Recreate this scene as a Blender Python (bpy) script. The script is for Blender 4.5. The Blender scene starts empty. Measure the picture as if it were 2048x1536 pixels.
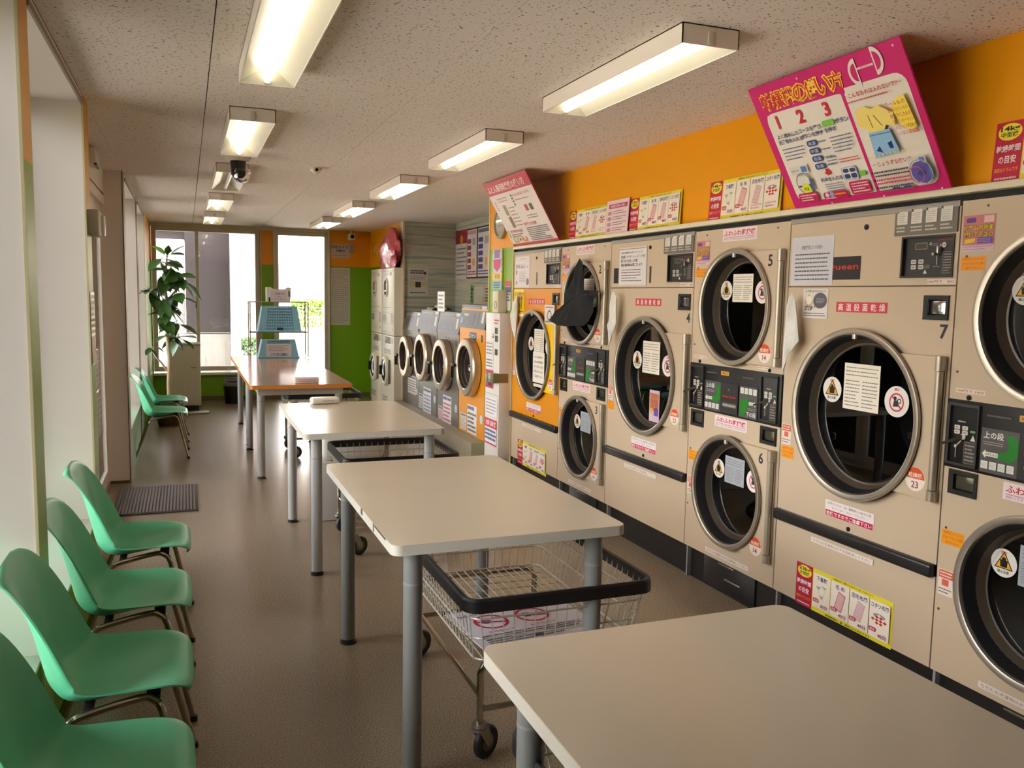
import bpy, bmesh, math, random
from mathutils import Vector, Matrix
from mathutils.geometry import tessellate_polygon
random.seed(7)
PI = math.pi
sc = bpy.context.scene
COL = sc.collection

# ---------------------------------------------------------------- camera
cam = bpy.data.cameras.new('camera'); cam.sensor_width = 36.0; cam.lens = 36.0 * 1687.03 / 2048.0
cam.clip_start = 0.02; cam.clip_end = 300
cam_o = bpy.data.objects.new('camera', cam); COL.objects.link(cam_o)
_p, _y, _r = 0.10324107, 0.36922889, 0.01758462
fw = Vector((math.sin(_y), math.cos(_y), 0)); rt = Vector((math.cos(_y), -math.sin(_y), 0)); up = Vector((0, 0, 1))
fw2 = fw * math.cos(_p) - up * math.sin(_p); up2 = up * math.cos(_p) + fw * math.sin(_p)
rt3 = rt * math.cos(_r) + up2 * math.sin(_r); up3 = up2 * math.cos(_r) - rt * math.sin(_r)
M = Matrix((rt3, up3, -fw2)).transposed().to_4x4(); M.translation = (0, 0, 1.61)
cam_o.matrix_world = M
sc.camera = cam_o

# ---------------------------------------------------------------- world, sun, exposure
sc.view_settings.view_transform = 'Standard'; sc.view_settings.look = 'None'
sc.view_settings.exposure = 0.12; sc.view_settings.gamma = 1.0; sc.view_settings.use_curve_mapping = False
W = bpy.data.worlds.new('world'); sc.world = W; W.use_nodes = True
nt = W.node_tree; nt.nodes.clear()
sky = nt.nodes.new('ShaderNodeTexSky'); sky.sky_type = 'NISHITA'; sky.sun_disc = False
sky.sun_elevation = math.radians(52); sky.sun_rotation = math.radians(150); sky.dust_density = 3.0
hs = nt.nodes.new('ShaderNodeHueSaturation'); hs.inputs['Saturation'].default_value = 0.12
bg = nt.nodes.new('ShaderNodeBackground'); bg.inputs['Strength'].default_value = 3.6
wo = nt.nodes.new('ShaderNodeOutputWorld')
nt.links.new(sky.outputs[0], hs.inputs['Color']); nt.links.new(hs.outputs[0], bg.inputs[0]); nt.links.new(bg.outputs[0], wo.inputs[0])
sun = bpy.data.lights.new('sun', 'SUN'); sun.energy = 17.0; sun.angle = math.radians(0.6); sun.color = (1, 0.95, 0.86)
sun_o = bpy.data.objects.new('sun', sun); COL.objects.link(sun_o)
sun_o.rotation_euler = Vector((-0.16, 0.62, -0.80)).to_track_quat('-Z', 'Y').to_euler()
TUBE_STRENGTH = 4.6
TUBE_COLOR = (1.0, 0.90, 0.76)
sc.cycles.use_denoising = True
sc.cycles.max_bounces = 8; sc.cycles.transparent_max_bounces = 12
sc.cycles.caustics_reflective = False; sc.cycles.caustics_refractive = False
sc.cycles.sample_clamp_indirect = 6.0

def portal(x, y0, y1, z0, z1, name, axis='x'):
    l = bpy.data.lights.new(name, 'AREA'); l.shape = 'RECTANGLE'; l.size = abs(y1 - y0); l.size_y = z1 - z0
    l.cycles.is_portal = True
    o = bpy.data.objects.new(name, l); COL.objects.link(o)
    if axis == 'x':
        o.location = (x, (y0 + y1) / 2, (z0 + z1) / 2); o.rotation_euler = (PI / 2, 0, -PI / 2)
    else:
        o.location = ((y0 + y1) / 2, x, (z0 + z1) / 2); o.rotation_euler = (-PI / 2, 0, 0)
portal(-0.84, 3.22, 4.8, 0.42, 2.52, 'daylight'); portal(-0.84, 1.2, 3.02, 0.42, 2.52, 'daylight')
portal(-0.68, 5.05, 7.65, 0.03, 2.2, 'daylight'); portal(-0.84, 7.9, 9.65, 0.42, 2.52, 'daylight'); portal(-0.84, 9.9, 11.45, 0.42, 2.52, 'daylight')
portal(13.3, -0.4, 1.0, 0.45, 2.5, 'daylight', 'y'); portal(13.3, 1.27, 2.03, 0.1, 2.5, 'daylight', 'y')

# ---------------------------------------------------------------- materials
def S(r, g, b):
    f = lambda c: (c / 255 / 12.92) if c / 255 <= 0.04045 else ((c / 255 + 0.055) / 1.055) ** 2.4
    return (f(r), f(g), f(b), 1)
_M = {}
def mat(name, col, rough=0.5, metal=0.0, spec=0.5, noise=None, bump=None, coat=0.0, emit=None, emit_s=0.0, sss=0):
    """col: sRGB triple.  noise=(scale, amount) mottles the colour, bump=(scale, strength) gives relief."""
    if name in _M: return _M[name]
    m = bpy.data.materials.new(name); m.use_nodes = True; _M[name] = m
    n = m.node_tree.nodes; L = m.node_tree.links; b = n['Principled BSDF']
    c = S(*col)
    b.inputs['Base Color'].default_value = c; b.inputs['Roughness'].default_value = rough
    b.inputs['Metallic'].default_value = metal; b.inputs['Specular IOR Level'].default_value = spec
    if coat: b.inputs['Coat Weight'].default_value = coat; b.inputs['Coat Roughness'].default_value = 0.08
    if emit:
        b.inputs['Emission Color'].default_value = (*emit, 1); b.inputs['Emission Strength'].default_value = emit_s
    tc = None
    if noise or bump:
        tc = n.new('ShaderNodeTexCoord')
    if noise:
        t = n.new('ShaderNodeTexNoise'); t.inputs['Scale'].default_value = noise[0]; t.inputs['Detail'].default_value = 4
        L.new(tc.outputs['Object'], t.inputs['Vector'])
        mx = n.new('ShaderNodeMix'); mx.data_type = 'RGBA'
        k = noise[1]
        mx.inputs[6].default_value = tuple(max(0, x * (1 - k)) for x in c[:3]) + (1,)
        mx.inputs[7].default_value = tuple(min(1, x * (1 + k)) for x in c[:3]) + (1,)
        L.new(t.outputs['Fac'], mx.inputs[0]); L.new(mx.outputs[2], b.inputs['Base Color'])
    if bump:
        t = n.new('ShaderNodeTexNoise'); t.inputs['Scale'].default_value = bump[0]; t.inputs['Detail'].default_value = 3
        L.new(tc.outputs['Object'], t.inputs['Vector'])
        bp = n.new('ShaderNodeBump'); bp.inputs['Strength'].default_value = bump[1]; bp.inputs['Distance'].default_value = 0.01
        L.new(t.outputs['Fac'], bp.inputs['Height']); L.new(bp.outputs[0], b.inputs['Normal'])
    return m
def pm(col, rough=0.42):
    """flat printing ink"""
    return mat('ink_%d_%d_%d' % tuple(col), col, rough, spec=0.35)
def two_tone(name, zc, top, bot):
    if name in _M: return _M[name]
    m = bpy.data.materials.new(name); m.use_nodes = True; _M[name] = m
    n = m.node_tree.nodes; L = m.node_tree.links; b = n['Principled BSDF']; b.inputs['Roughness'].default_value = 0.42
    g = n.new('ShaderNodeNewGeometry'); s = n.new('ShaderNodeSeparateXYZ'); L.new(g.outputs['Position'], s.inputs[0])
    gt = n.new('ShaderNodeMath'); gt.operation = 'GREATER_THAN'; gt.inputs[1].default_value = zc; L.new(s.outputs['Z'], gt.inputs[0])
    mx = n.new('ShaderNodeMix'); mx.data_type = 'RGBA'; mx.inputs[6].default_value = S(*bot); mx.inputs[7].default_value = S(*top)
    L.new(gt.outputs[0], mx.inputs[0]); L.new(mx.outputs[2], b.inputs['Base Color'])
    return m
def glass_mat(name, tint=(1, 1, 1), refl_rough=0.0, haze=0.0):
    """thin architectural pane: transparent with a Fresnel mirror on top"""
    if name in _M: return _M[name]
    m = bpy.data.materials.new(name); m.use_nodes = True; _M[name] = m
    n = m.node_tree.nodes; L = m.node_tree.links; n.remove(n['Principled BSDF']); out = n['Material Output']
    tr = n.new('ShaderNodeBsdfTransparent'); tr.inputs[0].default_value = (*tint, 1)
    gl = n.new('ShaderNodeBsdfGlossy'); gl.inputs['Roughness'].default_value = refl_rough
    fr = n.new('ShaderNodeFresnel'); fr.inputs[0].default_value = 1.5
    mul = n.new('ShaderNodeMath'); mul.operation = 'MULTIPLY'; mul.inputs[1].default_value = 1.7; mul.use_clamp = True
    L.new(fr.outputs[0], mul.inputs[0])
    mx = n.new('ShaderNodeMixShader'); L.new(mul.outputs[0], mx.inputs[0]); L.new(tr.outputs[0], mx.inputs[1]); L.new(gl.outputs[0], mx.inputs[2])
    L.new(mx.outputs[0], out.inputs[0])
    return m

# ---------------------------------------------------------------- mesh builder
class MB:
    def __init__(s): s.v = []; s.f = []; s.m = []; s.mi = 0
    def add(s, vs, fs, mi=None):
        o = len(s.v); s.v += [tuple(p) for p in vs]
        s.f += [tuple(i + o for i in f) for f in fs]; s.m += [s.mi if mi is None else mi] * len(fs); return s
    def quad(s, a, b, c, d): return s.add([a, b, c, d], [(0, 1, 2, 3)])
    def box(s, x0, y0, z0, x1, y1, z1):
        return s.add([(x0, y0, z0), (x1, y0, z0), (x1, y1, z0), (x0, y1, z0), (x0, y0, z1), (x1, y0, z1), (x1, y1, z1), (x0, y1, z1)],
                     [(0, 3, 2, 1), (4, 5, 6, 7), (0, 1, 5, 4), (1, 2, 6, 5), (2, 3, 7, 6), (3, 0, 4, 7)])
    def rbox(s, x0, y0, z0, x1, y1, z1, b=0.005, seg=2):
        bm = bmesh.new(); bmesh.ops.create_cube(bm, size=1)
        for v in bm.verts:
            v.co = Vector(((x0 + x1) / 2 + v.co.x * (x1 - x0), (y0 + y1) / 2 + v.co.y * (y1 - y0), (z0 + z1) / 2 + v.co.z * (z1 - z0)))
        bmesh.ops.bevel(bm, geom=bm.edges[:], offset=b, segments=seg, affect='EDGES', profile=0.5)
        s.add([v.co[:] for v in bm.verts], [[v.index for v in f.verts] for f in bm.faces]) if bm.verts.index_update() is None else 0
        bm.free(); return s
    def cyl(s, p0, p1, r0, r1=None, n=16, caps=True):
        p0 = Vector(p0); p1 = Vector(p1); r1 = r0 if r1 is None else r1
        d = (p1 - p0).normalized(); a = d.orthogonal().normalized(); b = d.cross(a)
        vs = []
        for p, r in ((p0, r0), (p1, r1)):
            vs += [p + a * (r * math.cos(2 * PI * i / n)) + b * (r * math.sin(2 * PI * i / n)) for i in range(n)]
        fs = [(i, (i + 1) % n, n + (i + 1) % n, n + i) for i in range(n)]
        if caps: fs += [tuple(range(n - 1, -1, -1)), tuple(range(n, 2 * n))]
        return s.add(vs, fs)
    def tube(s, pts, r, n=8, closed=False, taper=None):
        P = [Vector(p) for p in pts]; N = len(P); vs = []; fs = []
        T = []
        for i in range(N):
            a = P[i - 1] if (i > 0 or closed) else P[i]; b = P[(i + 1) % N] if (i < N - 1 or closed) else P[i]
            T.append((b - a).normalized())
        nrm = T[0].orthogonal().normalized()
        for i in range(N):
            nrm = (nrm - T[i] * nrm.dot(T[i])).normalized(); bn = T[i].cross(nrm)
            rr = r if taper is None else r * taper[i]
            vs += [P[i] + nrm * (rr * math.cos(2 * PI * k / n)) + bn * (rr * math.sin(2 * PI * k / n)) for k in range(n)]
        for i in range(N if closed else N - 1):
            j = (i + 1) % N
            fs += [(i * n + k, i * n + (k + 1) % n, j * n + (k + 1) % n, j * n + k) for k in range(n)]
        if not closed: fs += [tuple(range(n - 1, -1, -1)), tuple(range((N - 1) * n, N * n))]
        return s.add(vs, fs)
    def lathe(s, prof, c, axis='y', n=48, closed=False):
        """prof: (radius, height) pairs turned about the axis through c; height runs along +axis"""
        c = Vector(c); ax = {'x': Vector((1, 0, 0)), 'y': Vector((0, 1, 0)), 'z': Vector((0, 0, 1))}[axis]
        a = {'x': Vector((0, 1, 0)), 'y': Vector((1, 0, 0)), 'z': Vector((1, 0, 0))}[axis]; b = ax.cross(a)
        vs = []; K = len(prof); fs = []
        for r, h in prof:
            vs += [c + ax * h + a * (r * math.cos(2 * PI * i / n)) + b * (r * math.sin(2 * PI * i / n)) for i in range(n)]
        for k in range(K if closed else K - 1):
            j = (k + 1) % K
            fs += [(k * n + i, k * n + (i + 1) % n, j * n + (i + 1) % n, j * n + i) for i in range(n)]
        return s.add(vs, fs)
    def plate(s, outer, holes, y0, y1):
        """flat plate in the XZ plane (outline + holes), from y0 (front) to y1"""
        loops = [[Vector((x, z, 0)) for x, z in lp] for lp in [outer] + list(holes)]
        tri = tessellate_polygon(loops); flat = [p for lp in loops for p in lp]; N = len(flat)
        fs = []
        for t in tri:
            a, b, c = (flat[i] for i in t)
            t = tuple(t) if (b - a).cross(c - a).z > 0 else tuple(reversed(t))
            fs.append(t); fs.append(tuple(i + N for i in reversed(t)))
        o = 0
        for li, lp in enumerate(loops):
            n = len(lp)
            fs += [(o + i, o + (i + 1) % n, N + o + (i + 1) % n, N + o + i) for i in range(n)]
            o += n
        return s.add([(p.x, y0, p.y) for p in flat] + [(p.x, y1, p.y) for p in flat], fs)
    def hplate(s, outer, z0, z1):
        n = len(outer)
        return s.add([(x, y, z0) for x, y in outer] + [(x, y, z1) for x, y in outer],
                     [tuple(range(n - 1, -1, -1)), tuple(range(n, 2 * n))] + [(i, (i + 1) % n, n + (i + 1) % n, n + i) for i in range(n)])
    def xf(s, Mx):
        s.v = [tuple(Mx @ Vector(p)) for p in s.v]; return s
    def join(s, o, mi=None):
        return s.add(o.v, o.f, mi) if mi is not None else (s.add(o.v, o.f), s.m.__setitem__(slice(len(s.m) - len(o.f), None), o.m))[0]
    def mesh(s, name, mats, angle=35):
        me = bpy.data.meshes.new(name); me.from_pydata(s.v, [], s.f)
        for m in (mats if isinstance(mats, (list, tuple)) else [mats]): me.materials.append(m)
        if any(s.m): me.polygons.foreach_set('material_index', s.m)
        if angle:
            me.polygons.foreach_set('use_smooth', [True] * len(s.f)); me.set_sharp_from_angle(angle=math.radians(angle))
        me.update(); return me
def circle(cx, cz, r, n=40, rx=None): return [(cx + (rx or r) * math.cos(2 * PI * i / n), cz + r * math.sin(2 * PI * i / n)) for i in range(n)]
def rrect(x0, z0, x1, z1, r, n=5):
    r = min(r, (x1 - x0) / 2 - 1e-5, (z1 - z0) / 2 - 1e-5); P = []
    for cx, cz, a0 in ((x1 - r, z0 + r, -90), (x1 - r, z1 - r, 0), (x0 + r, z1 - r, 90), (x0 + r, z0 + r, 180)):
        P += [(cx + r * math.cos(math.radians(a0 + 90 * i / n)), cz + r * math.sin(math.radians(a0 + 90 * i / n))) for i in range(n + 1)]
    return P

# ---------------------------------------------------------------- objects
def part(name, mb, mats, parent=None, label=None, kind=None, angle=35):
    me = mb if isinstance(mb, bpy.types.Mesh) else mb.mesh(name, mats, angle)
    o = bpy.data.objects.new(name, me); COL.objects.link(o)
    if parent is not None: o.parent = parent
    if label: o['label'] = label
    if kind: o['kind'] = kind
    return o
def tag(o, label, cat, group=None):
    o['label'] = label; o['category'] = cat
    if group: o['group'] = group
    return o
def thing(name, label, cat, loc=(0, 0, 0), rz=0, group=None):
    o = bpy.data.objects.new(name, None); COL.objects.link(o); o.empty_display_size = 0.1
    o.location = loc; o.rotation_euler = (0, 0, rz); return tag(o, label, cat, group)
def struct(name, mb, mats, parent=None, angle=35):
    return part(name, mb, mats, parent, kind='structure' if parent is None else None, angle=angle)
def dup(root, loc=None, rz=None, label=None, group=None, parent=None):
    r = root.copy(); COL.objects.link(r)
    if parent is not None: r.parent = parent
    if loc is not None: r.location = loc
    if rz is not None: r.rotation_euler = (0, 0, rz)
    if label: r['label'] = label
    if group: r['group'] = group
    for ch in list(root.children): dup(ch, parent=r)
    return r

# ---------------------------------------------------------------- lettering
_T = {}
def glyphs(s, bold=0.0):
    k = (s, bold)
    if k not in _T:
        cu = bpy.data.curves.new('t', 'FONT'); cu.body = s; cu.size = 1; cu.resolution_u = 2; cu.offset = bold; cu.dimensions = '2D'; cu.fill_mode = 'BOTH'
        ob = bpy.data.objects.new('t', cu); me = bpy.data.meshes.new_from_object(ob)
        vs = [(v.co.x, v.co.y) for v in me.vertices]; fs = [tuple(p.vertices) for p in me.polygons]
        bpy.data.objects.remove(ob); bpy.data.curves.remove(cu); bpy.data.meshes.remove(me)
        xs = [v[0] for v in vs] or [0, 1]; ys = [v[1] for v in vs] or [0, 1]
        _T[k] = (vs, fs, min(xs), max(xs), min(ys), max(ys))
    return _T[k]
class PR:
    """flat print in the XZ plane facing -Y; every call lays one more thin layer of ink on top"""
    def __init__(s, y=0.0): s.mb = MB(); s.mats = []; s.y = y; s.dy = 0.00022
    def _mi(s, col):
        m = col if isinstance(col, bpy.types.Material) else pm(col)
        if m not in s.mats: s.mats.append(m)
        return s.mats.index(m)
    def poly(s, pts, col):
        s.y -= s.dy; s.mb.add([(x, s.y, z) for x, z in pts], [tuple(range(len(pts)))], s._mi(col)); return s
    def rect(s, x0, z0, x1, z1, col): return s.poly([(x0, z0), (x1, z0), (x1, z1), (x0, z1)], col)
    def rr(s, x0, z0, x1, z1, r, col): return s.poly(rrect(x0, z0, x1, z1, r, 4), col)
    def circ(s, x, z, r, col, n=28, rx=None): return s.poly(circle(x, z, r, n, rx), col)
    def ring(s, x, z, r0, r1, col, n=28):
        s.y -= s.dy; a = circle(x, z, r0, n); b = circle(x, z, r1, n)
        s.mb.add([(p[0], s.y, p[1]) for p in a + b], [(i, (i + 1) % n, n + (i + 1) % n, n + i) for i in range(n)], s._mi(col)); return s
    def line(s, x0, z0, x1, z1, w, col):
        d = Vector((x1 - x0, z1 - z0)); n = Vector((-d.y, d.x)).normalized() * (w / 2)
        return s.poly([(x0 + n.x, z0 + n.y), (x0 - n.x, z0 - n.y), (x1 - n.x, z1 - n.y), (x1 + n.x, z1 + n.y)], col)
    def text(s, t, x, z, h, col, w=None, align='c', bold=0.012, rot=0.0, outline=None, ow=0.05):
        """text box of height h centred (or left-aligned) at x, with its middle at z; w squeezes to a width"""
        if outline is not None: s.text(t, x, z, h, outline, w, align, bold + ow, rot)
        vs, fs, a, b, c, d = glyphs(t, bold); a0, b0, c0, d0 = glyphs(t, 0.012)[2:]
        k = h / (d0 - c0); kx = k if w is None else w / (b0 - a0)
        ox = (a0 + b0) / 2 if align == 'c' else (a0 if align == 'l' else b0)
        ca, sa = math.cos(rot), math.sin(rot); s.y -= s.dy; P = []
        for vx, vy in vs:
            px, pz = (vx - ox) * kx, (vy - (c0 + d0) / 2) * k
            P.append((x + px * ca - pz * sa, s.y, z + px * sa + pz * ca))
        s.mb.add(P, fs, s._mi(col)); return s
    def lines(s, x0, z0, x1, z1, n, col, fill=0.5, seed=1, words=True):
        """rows of small print too fine to read"""
        rg = random.Random(seed); s.y -= s.dy; mi = s._mi(col); h = (z1 - z0) / n
        for i in range(n):
            zb = z1 - (i + 0.5) * h; e = x1 - (x1 - x0) * rg.choice((0, 0, 0.05, 0.25))
            x = x0
            while x < e - 1e-6:
                l = min(e - x, (h * rg.uniform(0.5, 1.1)) if words else e - x)
                hh = h * fill * rg.uniform(0.75, 1) / 2
                s.mb.add([(x, s.y, zb - hh), (x + l * 0.86, s.y, zb - hh), (x + l * 0.86, s.y, zb + hh), (x, s.y, zb + hh)], [(0, 1, 2, 3)], mi)
                x += l
        return s
    def part(s, name, parent=None, label=None): return part(name, s.mb, s.mats, parent, label, angle=0)
def merged(board, bmat, pr):
    """board + its print as ONE mesh"""
    mb = MB(); mb.join(board); mats = [bmat] + pr.mats
    o = len(mb.v); mb.v += pr.mb.v; mb.f += [tuple(i + o for i in f) for f in pr.mb.f]; mb.m += [i + 1 for i in pr.mb.m]
    return mb, mats
R90 = -PI / 2      # local +x runs toward the camera along the right-hand wall, local -y faces into the room
# ================================================================ the room
H = 2.57; XW = 2.69
WHITE = mat('white_paint', (240, 230, 218), 0.55)
M_or = (226, 140, 14); M_gr = (128, 158, 26)
paint_far = two_tone('two_tone_paint_far', 2.02, (226, 140, 0), (112, 156, 0))
paint_fin = two_tone('two_tone_paint_pillar', 2.012, (226, 160, 14), (134, 164, 30))
paint_pier = two_tone('two_tone_paint_pier', 2.045, (236, 156, 22), (140, 172, 44))
ORANGE = mat('orange_paint', (228, 150, 0), 0.5, spec=.25)
GREEN = mat('green_paint', (108, 146, 8), 0.5, spec=.25)
METAL_W = mat('white_aluminium', (206, 196, 176), 0.35)

def floor_mat():
    m = bpy.data.materials.new('speckled_floor'); m.use_nodes = True; n = m.node_tree.nodes; L = m.node_tree.links; b = n['Principled BSDF']
    tc = n.new('ShaderNodeTexCoord')
    a = n.new('ShaderNodeTexNoise'); a.inputs['Scale'].default_value = 190; a.inputs['Detail'].default_value = 3
    r = n.new('ShaderNodeValToRGB'); e = r.color_ramp.elements
    e[0].position = 0.34; e[0].color = S(96, 80, 62); e[1].position = 0.72; e[1].color = S(196, 180, 152)
    e.new(0.47).color = S(146, 127, 103); e.new(0.57).color = S(158, 139, 114)
    big = n.new('ShaderNodeTexNoise'); big.inputs['Scale'].default_value = 0.8; big.inputs['Detail'].default_value = 2
    mx = n.new('ShaderNodeMix'); mx.data_type = 'RGBA'; mx.blend_type = 'MULTIPLY'; mx.inputs[0].default_value = 1
    r2 = n.new('ShaderNodeMapRange'); r2.inputs['To Min'].default_value = .88; r2.inputs['To Max'].default_value = 1.06
    for t in (a, big): L.new(tc.outputs['Object'], t.inputs['Vector'])
    L.new(a.outputs['Fac'], r.inputs[0]); L.new(big.outputs['Fac'], r2.inputs['Value']); L.new(r.outputs[0], mx.inputs[6]); L.new(r2.outputs[0], mx.inputs[7]); L.new(mx.outputs[2], b.inputs['Base Color'])
    b.inputs['Roughness'].default_value = 0.27
    b.inputs['Specular IOR Level'].default_value = 0.42
    return m
def board_mat():
    m = bpy.data.materials.new('pinholed_ceiling_board'); m.use_nodes = True; n = m.node_tree.nodes; L = m.node_tree.links; b = n['Principled BSDF']
    b.inputs['Roughness'].default_value = 0.8; b.inputs['Specular IOR Level'].default_value = 0.15
    g = n.new('ShaderNodeNewGeometry'); mp = n.new('ShaderNodeMapping'); mp.inputs['Scale'].default_value = (34, 52, 1); L.new(g.outputs['Position'], mp.inputs[0])
    v = n.new('ShaderNodeTexVoronoi'); v.inputs['Scale'].default_value = 1.0; v.voronoi_dimensions = '2D'; L.new(mp.outputs[0], v.inputs['Vector'])
    ns = n.new('ShaderNodeTexNoise'); ns.inputs['Scale'].default_value = 26; L.new(g.outputs['Position'], ns.inputs['Vector'])
    th = n.new('ShaderNodeMapRange'); th.inputs['From Min'].default_value = 0.35; th.inputs['From Max'].default_value = 0.75; th.inputs['To Min'].default_value = 0.03; th.inputs['To Max'].default_value = 0.24
    L.new(ns.outputs['Fac'], th.inputs['Value'])
    lt = n.new('ShaderNodeMath'); lt.operation = 'LESS_THAN'; L.new(v.outputs['Distance'], lt.inputs[0]); L.new(th.outputs[0], lt.inputs[1])
    mx = n.new('ShaderNodeMix'); mx.data_type = 'RGBA'; mx.inputs[6].default_value = S(236, 222, 210); mx.inputs[7].default_value = S(140, 122, 102)
    L.new(lt.outputs[0], mx.inputs[0]); L.new(mx.outputs[2], b.inputs['Base Color'])
    bp = n.new('ShaderNodeBump'); bp.inputs['Strength'].default_value = 0.6; bp.inputs['Distance'].default_value = 0.004; bp.invert = True
    L.new(lt.outputs[0], bp.inputs['Height']); L.new(bp.outputs[0], b.inputs['Normal'])
    return m
FLOOR = floor_mat(); BOARD = board_mat()
fl = struct('floor', MB().box(-0.62, -2.6, -0.12, 3.6, 13.5, 0), FLOOR)
# ceiling: backing slab + single boards with open joints
ce = struct('ceiling', MB().box(-0.9, -2.6, H + 0.012, 3.7, 13.5, H + 0.2), mat('ceiling_backing', (92, 80, 66), 0.9))
xs = [-0.46, 0.117, 1.062, 2.008, 2.95, 3.48]; ys = [-2.6] + [2.25 + 0.945 * k for k in range(-5, 12)] + [13.17]
ys = sorted(set(round(y, 3) for y in ys if -2.6 <= y <= 13.17))
for i in range(len(xs) - 1):
    for j in range(len(ys) - 1):
        jx = 0.0022 if i < 2 else 0.0011
        part('ceiling_board', MB().box(xs[i] + jx, ys[j] + 0.0008, H, xs[i + 1] - jx, ys[j + 1] - 0.0008, H + 0.012), BOARD, ce, angle=0)
# far wall (y = 13.17): piers, sill wall, header
YF = 13.17
struct('wall_far', MB().box(1.045, YF, 0, 1.25, YF + .2, H).box(2.06, YF, 0, 2.9, YF + .2, H).box(-0.9, YF, 0, 1.045, YF + .2, 0.40).box(-.9, YF, .4, -.45, YF + .2, H).box(1.25, YF, 0, 2.06, YF + .2, 0.1), paint_far)
struct('trim_8', MB().box(-.46, YF - .02, 2.525, 2.065, YF + .2, H), METAL_W)
struct('baseboard_far', MB().box(-0.45, YF - .012, 0, 2.69, YF, 0.07), mat('brown_vinyl_base', (96, 84, 62), 0.5))
GL = glass_mat('window_glass')
def window(name, x0, z0, x1, z1, mull, y=YF + .04, fr=.065):
    w = struct(name, MB().plate([(x0, z0), (x1, z0), (x1, z1), (x0, z1)], [[(x0 + fr, z0 + fr), (x1 - fr, z0 + fr), (x1 - fr, z1 - fr), (x0 + fr, z1 - fr)]], y, y + .09), METAL_W)
    xs_ = [x0 + fr] + mull + [x1 - fr]
    for m_ in mull:
        part('window_mullion', MB().box(m_ - .022, y - .012, z0 + .01, m_ + .022, y + .05, z1 - .02), METAL_W, w)
    for a, b in zip(xs_[:-1], xs_[1:]):
        part('window_pane', MB().box(a, y + .034, z0 + fr, b, y + .04, z1 - fr), GL, w)
    return w
w1 = window('window_1', -0.445, 0.44, 1.045, 2.53, [0.165])
part('window_latch', MB().rbox(.135, YF + .012, 1.36, .148, YF + .028, 1.46, .003), mat('dark_latch', (60, 52, 44), .4), w1)
window('window_2', 1.25, 0.1, 2.06, 2.53, [])
struct('trim_1', MB().rbox(-.45, YF - .07, .385, 1.06, YF + .06, .415, .004).box(1.05, YF - .02, .415, 1.06, YF, 2.53), METAL_W)
struct('trim_2', MB().box(1.235, YF - .014, .1, 1.252, YF + .05, 2.55).box(2.035, YF - .03, .0, 2.065, YF + .05, 2.55), METAL_W)
# left wall: fins, low sill walls, window bays, door bay
XL = -0.46
fins = [(0.95, 1.2), (3.02, 3.22), (4.80, 5.05), (7.65, 7.9), (9.65, 9.9), (11.45, 13.17)]
lw = struct('wall_left', MB().box(-0.9, -2.6, 0, XL, 0.95, H), WHITE)
for a, b in fins:
    part('pillar', MB().box(-0.9, a, 0, XL - .004, b, H), WHITE, lw)
    dark = (7.6 < a < 11)
    part('pillar_face', MB().box(XL - .004, a + (.02 if dark else 0), 0, XL, b - .004, H), mat('brown_corner_bead', (124, 98, 70), .5) if dark else paint_fin, lw)
    part('corner_bead', MB().box(XL - .006, a - .003, 0, XL + .0025, a + .010, H), mat('bead_white', (206, 196, 150), .5) if not dark else mat('brown_corner_bead', (124, 98, 70), .5), lw)
SILLG = mat('white_sill', (234, 230, 222), .35)
bays = [(1.2, 3.02), (3.22, 4.80), (7.9, 9.65), (9.9, 11.45)]
for i, (a, b) in enumerate(bays):
    part('sill_wall', MB().box(-0.9, a, 0, XL - .006, b, .405), GREEN, lw)
    part('window_sill', MB().rbox(-0.86, a, .405, XL, b, .42, .003), SILLG, lw)
    part('soffit', MB().box(-0.9, a, 2.535, XL, b, H), WHITE, lw)
    part('soffit_bead', MB().box(XL - .004, a, 2.52, XL + .006, b, 2.545), mat('brown_corner_bead', (124, 98, 70), .5) if i > 1 else mat('grey_bead', (150, 136, 116), .5), lw)
    wy = struct('window_%d' % (i + 3), MB(), METAL_W)
    fr = MB().plate([(a, .42), (b, .42), (b, 2.535), (a, 2.535)], [[(a + .05, .47), (b - .05, .47), (b - .05, 2.49), (a + .05, 2.49)]], -.04, .04)
    fr.xf(Matrix.Translation((-.86, 0, 0)) @ Matrix(((0, 1, 0, 0), (1, 0, 0, 0), (0, 0, 1, 0), (0, 0, 0, 1))))
    wy.data = fr.mesh('window_frame', METAL_W); 
    part('window_pane', MB().box(-.863, a + .05, .47, -.857, b - .05, 2.49), GL, wy)
# door bay between the second and third pillar
part('door_header', MB().box(-.9, 5.05, 2.29, -.60, 7.65, H), WHITE, lw)
part('door_soffit', MB().box(-.62, 5.05, H, XL, 7.65, H + .012), BOARD, lw)
part('header_slot', MB().box(-.602, 5.1, 2.362, -.5985, 7.62, 2.376), mat('slot_dark', (40, 34, 28), .6), lw)
part('threshold_base', MB().box(-.9, 5.05, 0, -.615, 7.65, .012), mat('grey_threshold', (150, 140, 124), .4), lw)
DW = mat('white_door_frame', (232, 224, 212), .3)
d1 = struct('door_1', MB().plate([(5.05, .012), (7.65, .012), (7.65, 2.29), (5.05, 2.29)], [[(5.13, .06), (6.31, .06), (6.31, 2.24), (5.13, 2.24)], [(6.36, .06), (7.57, .06), (7.57, 2.24), (6.36, 2.24)]], 0, .07).xf(Matrix.Translation((-.70, 0, 0)) @ Matrix(((0, 1, 0, 0), (1, 0, 0, 0), (0, 0, 1, 0), (0, 0, 0, 1)))), DW)
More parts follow.
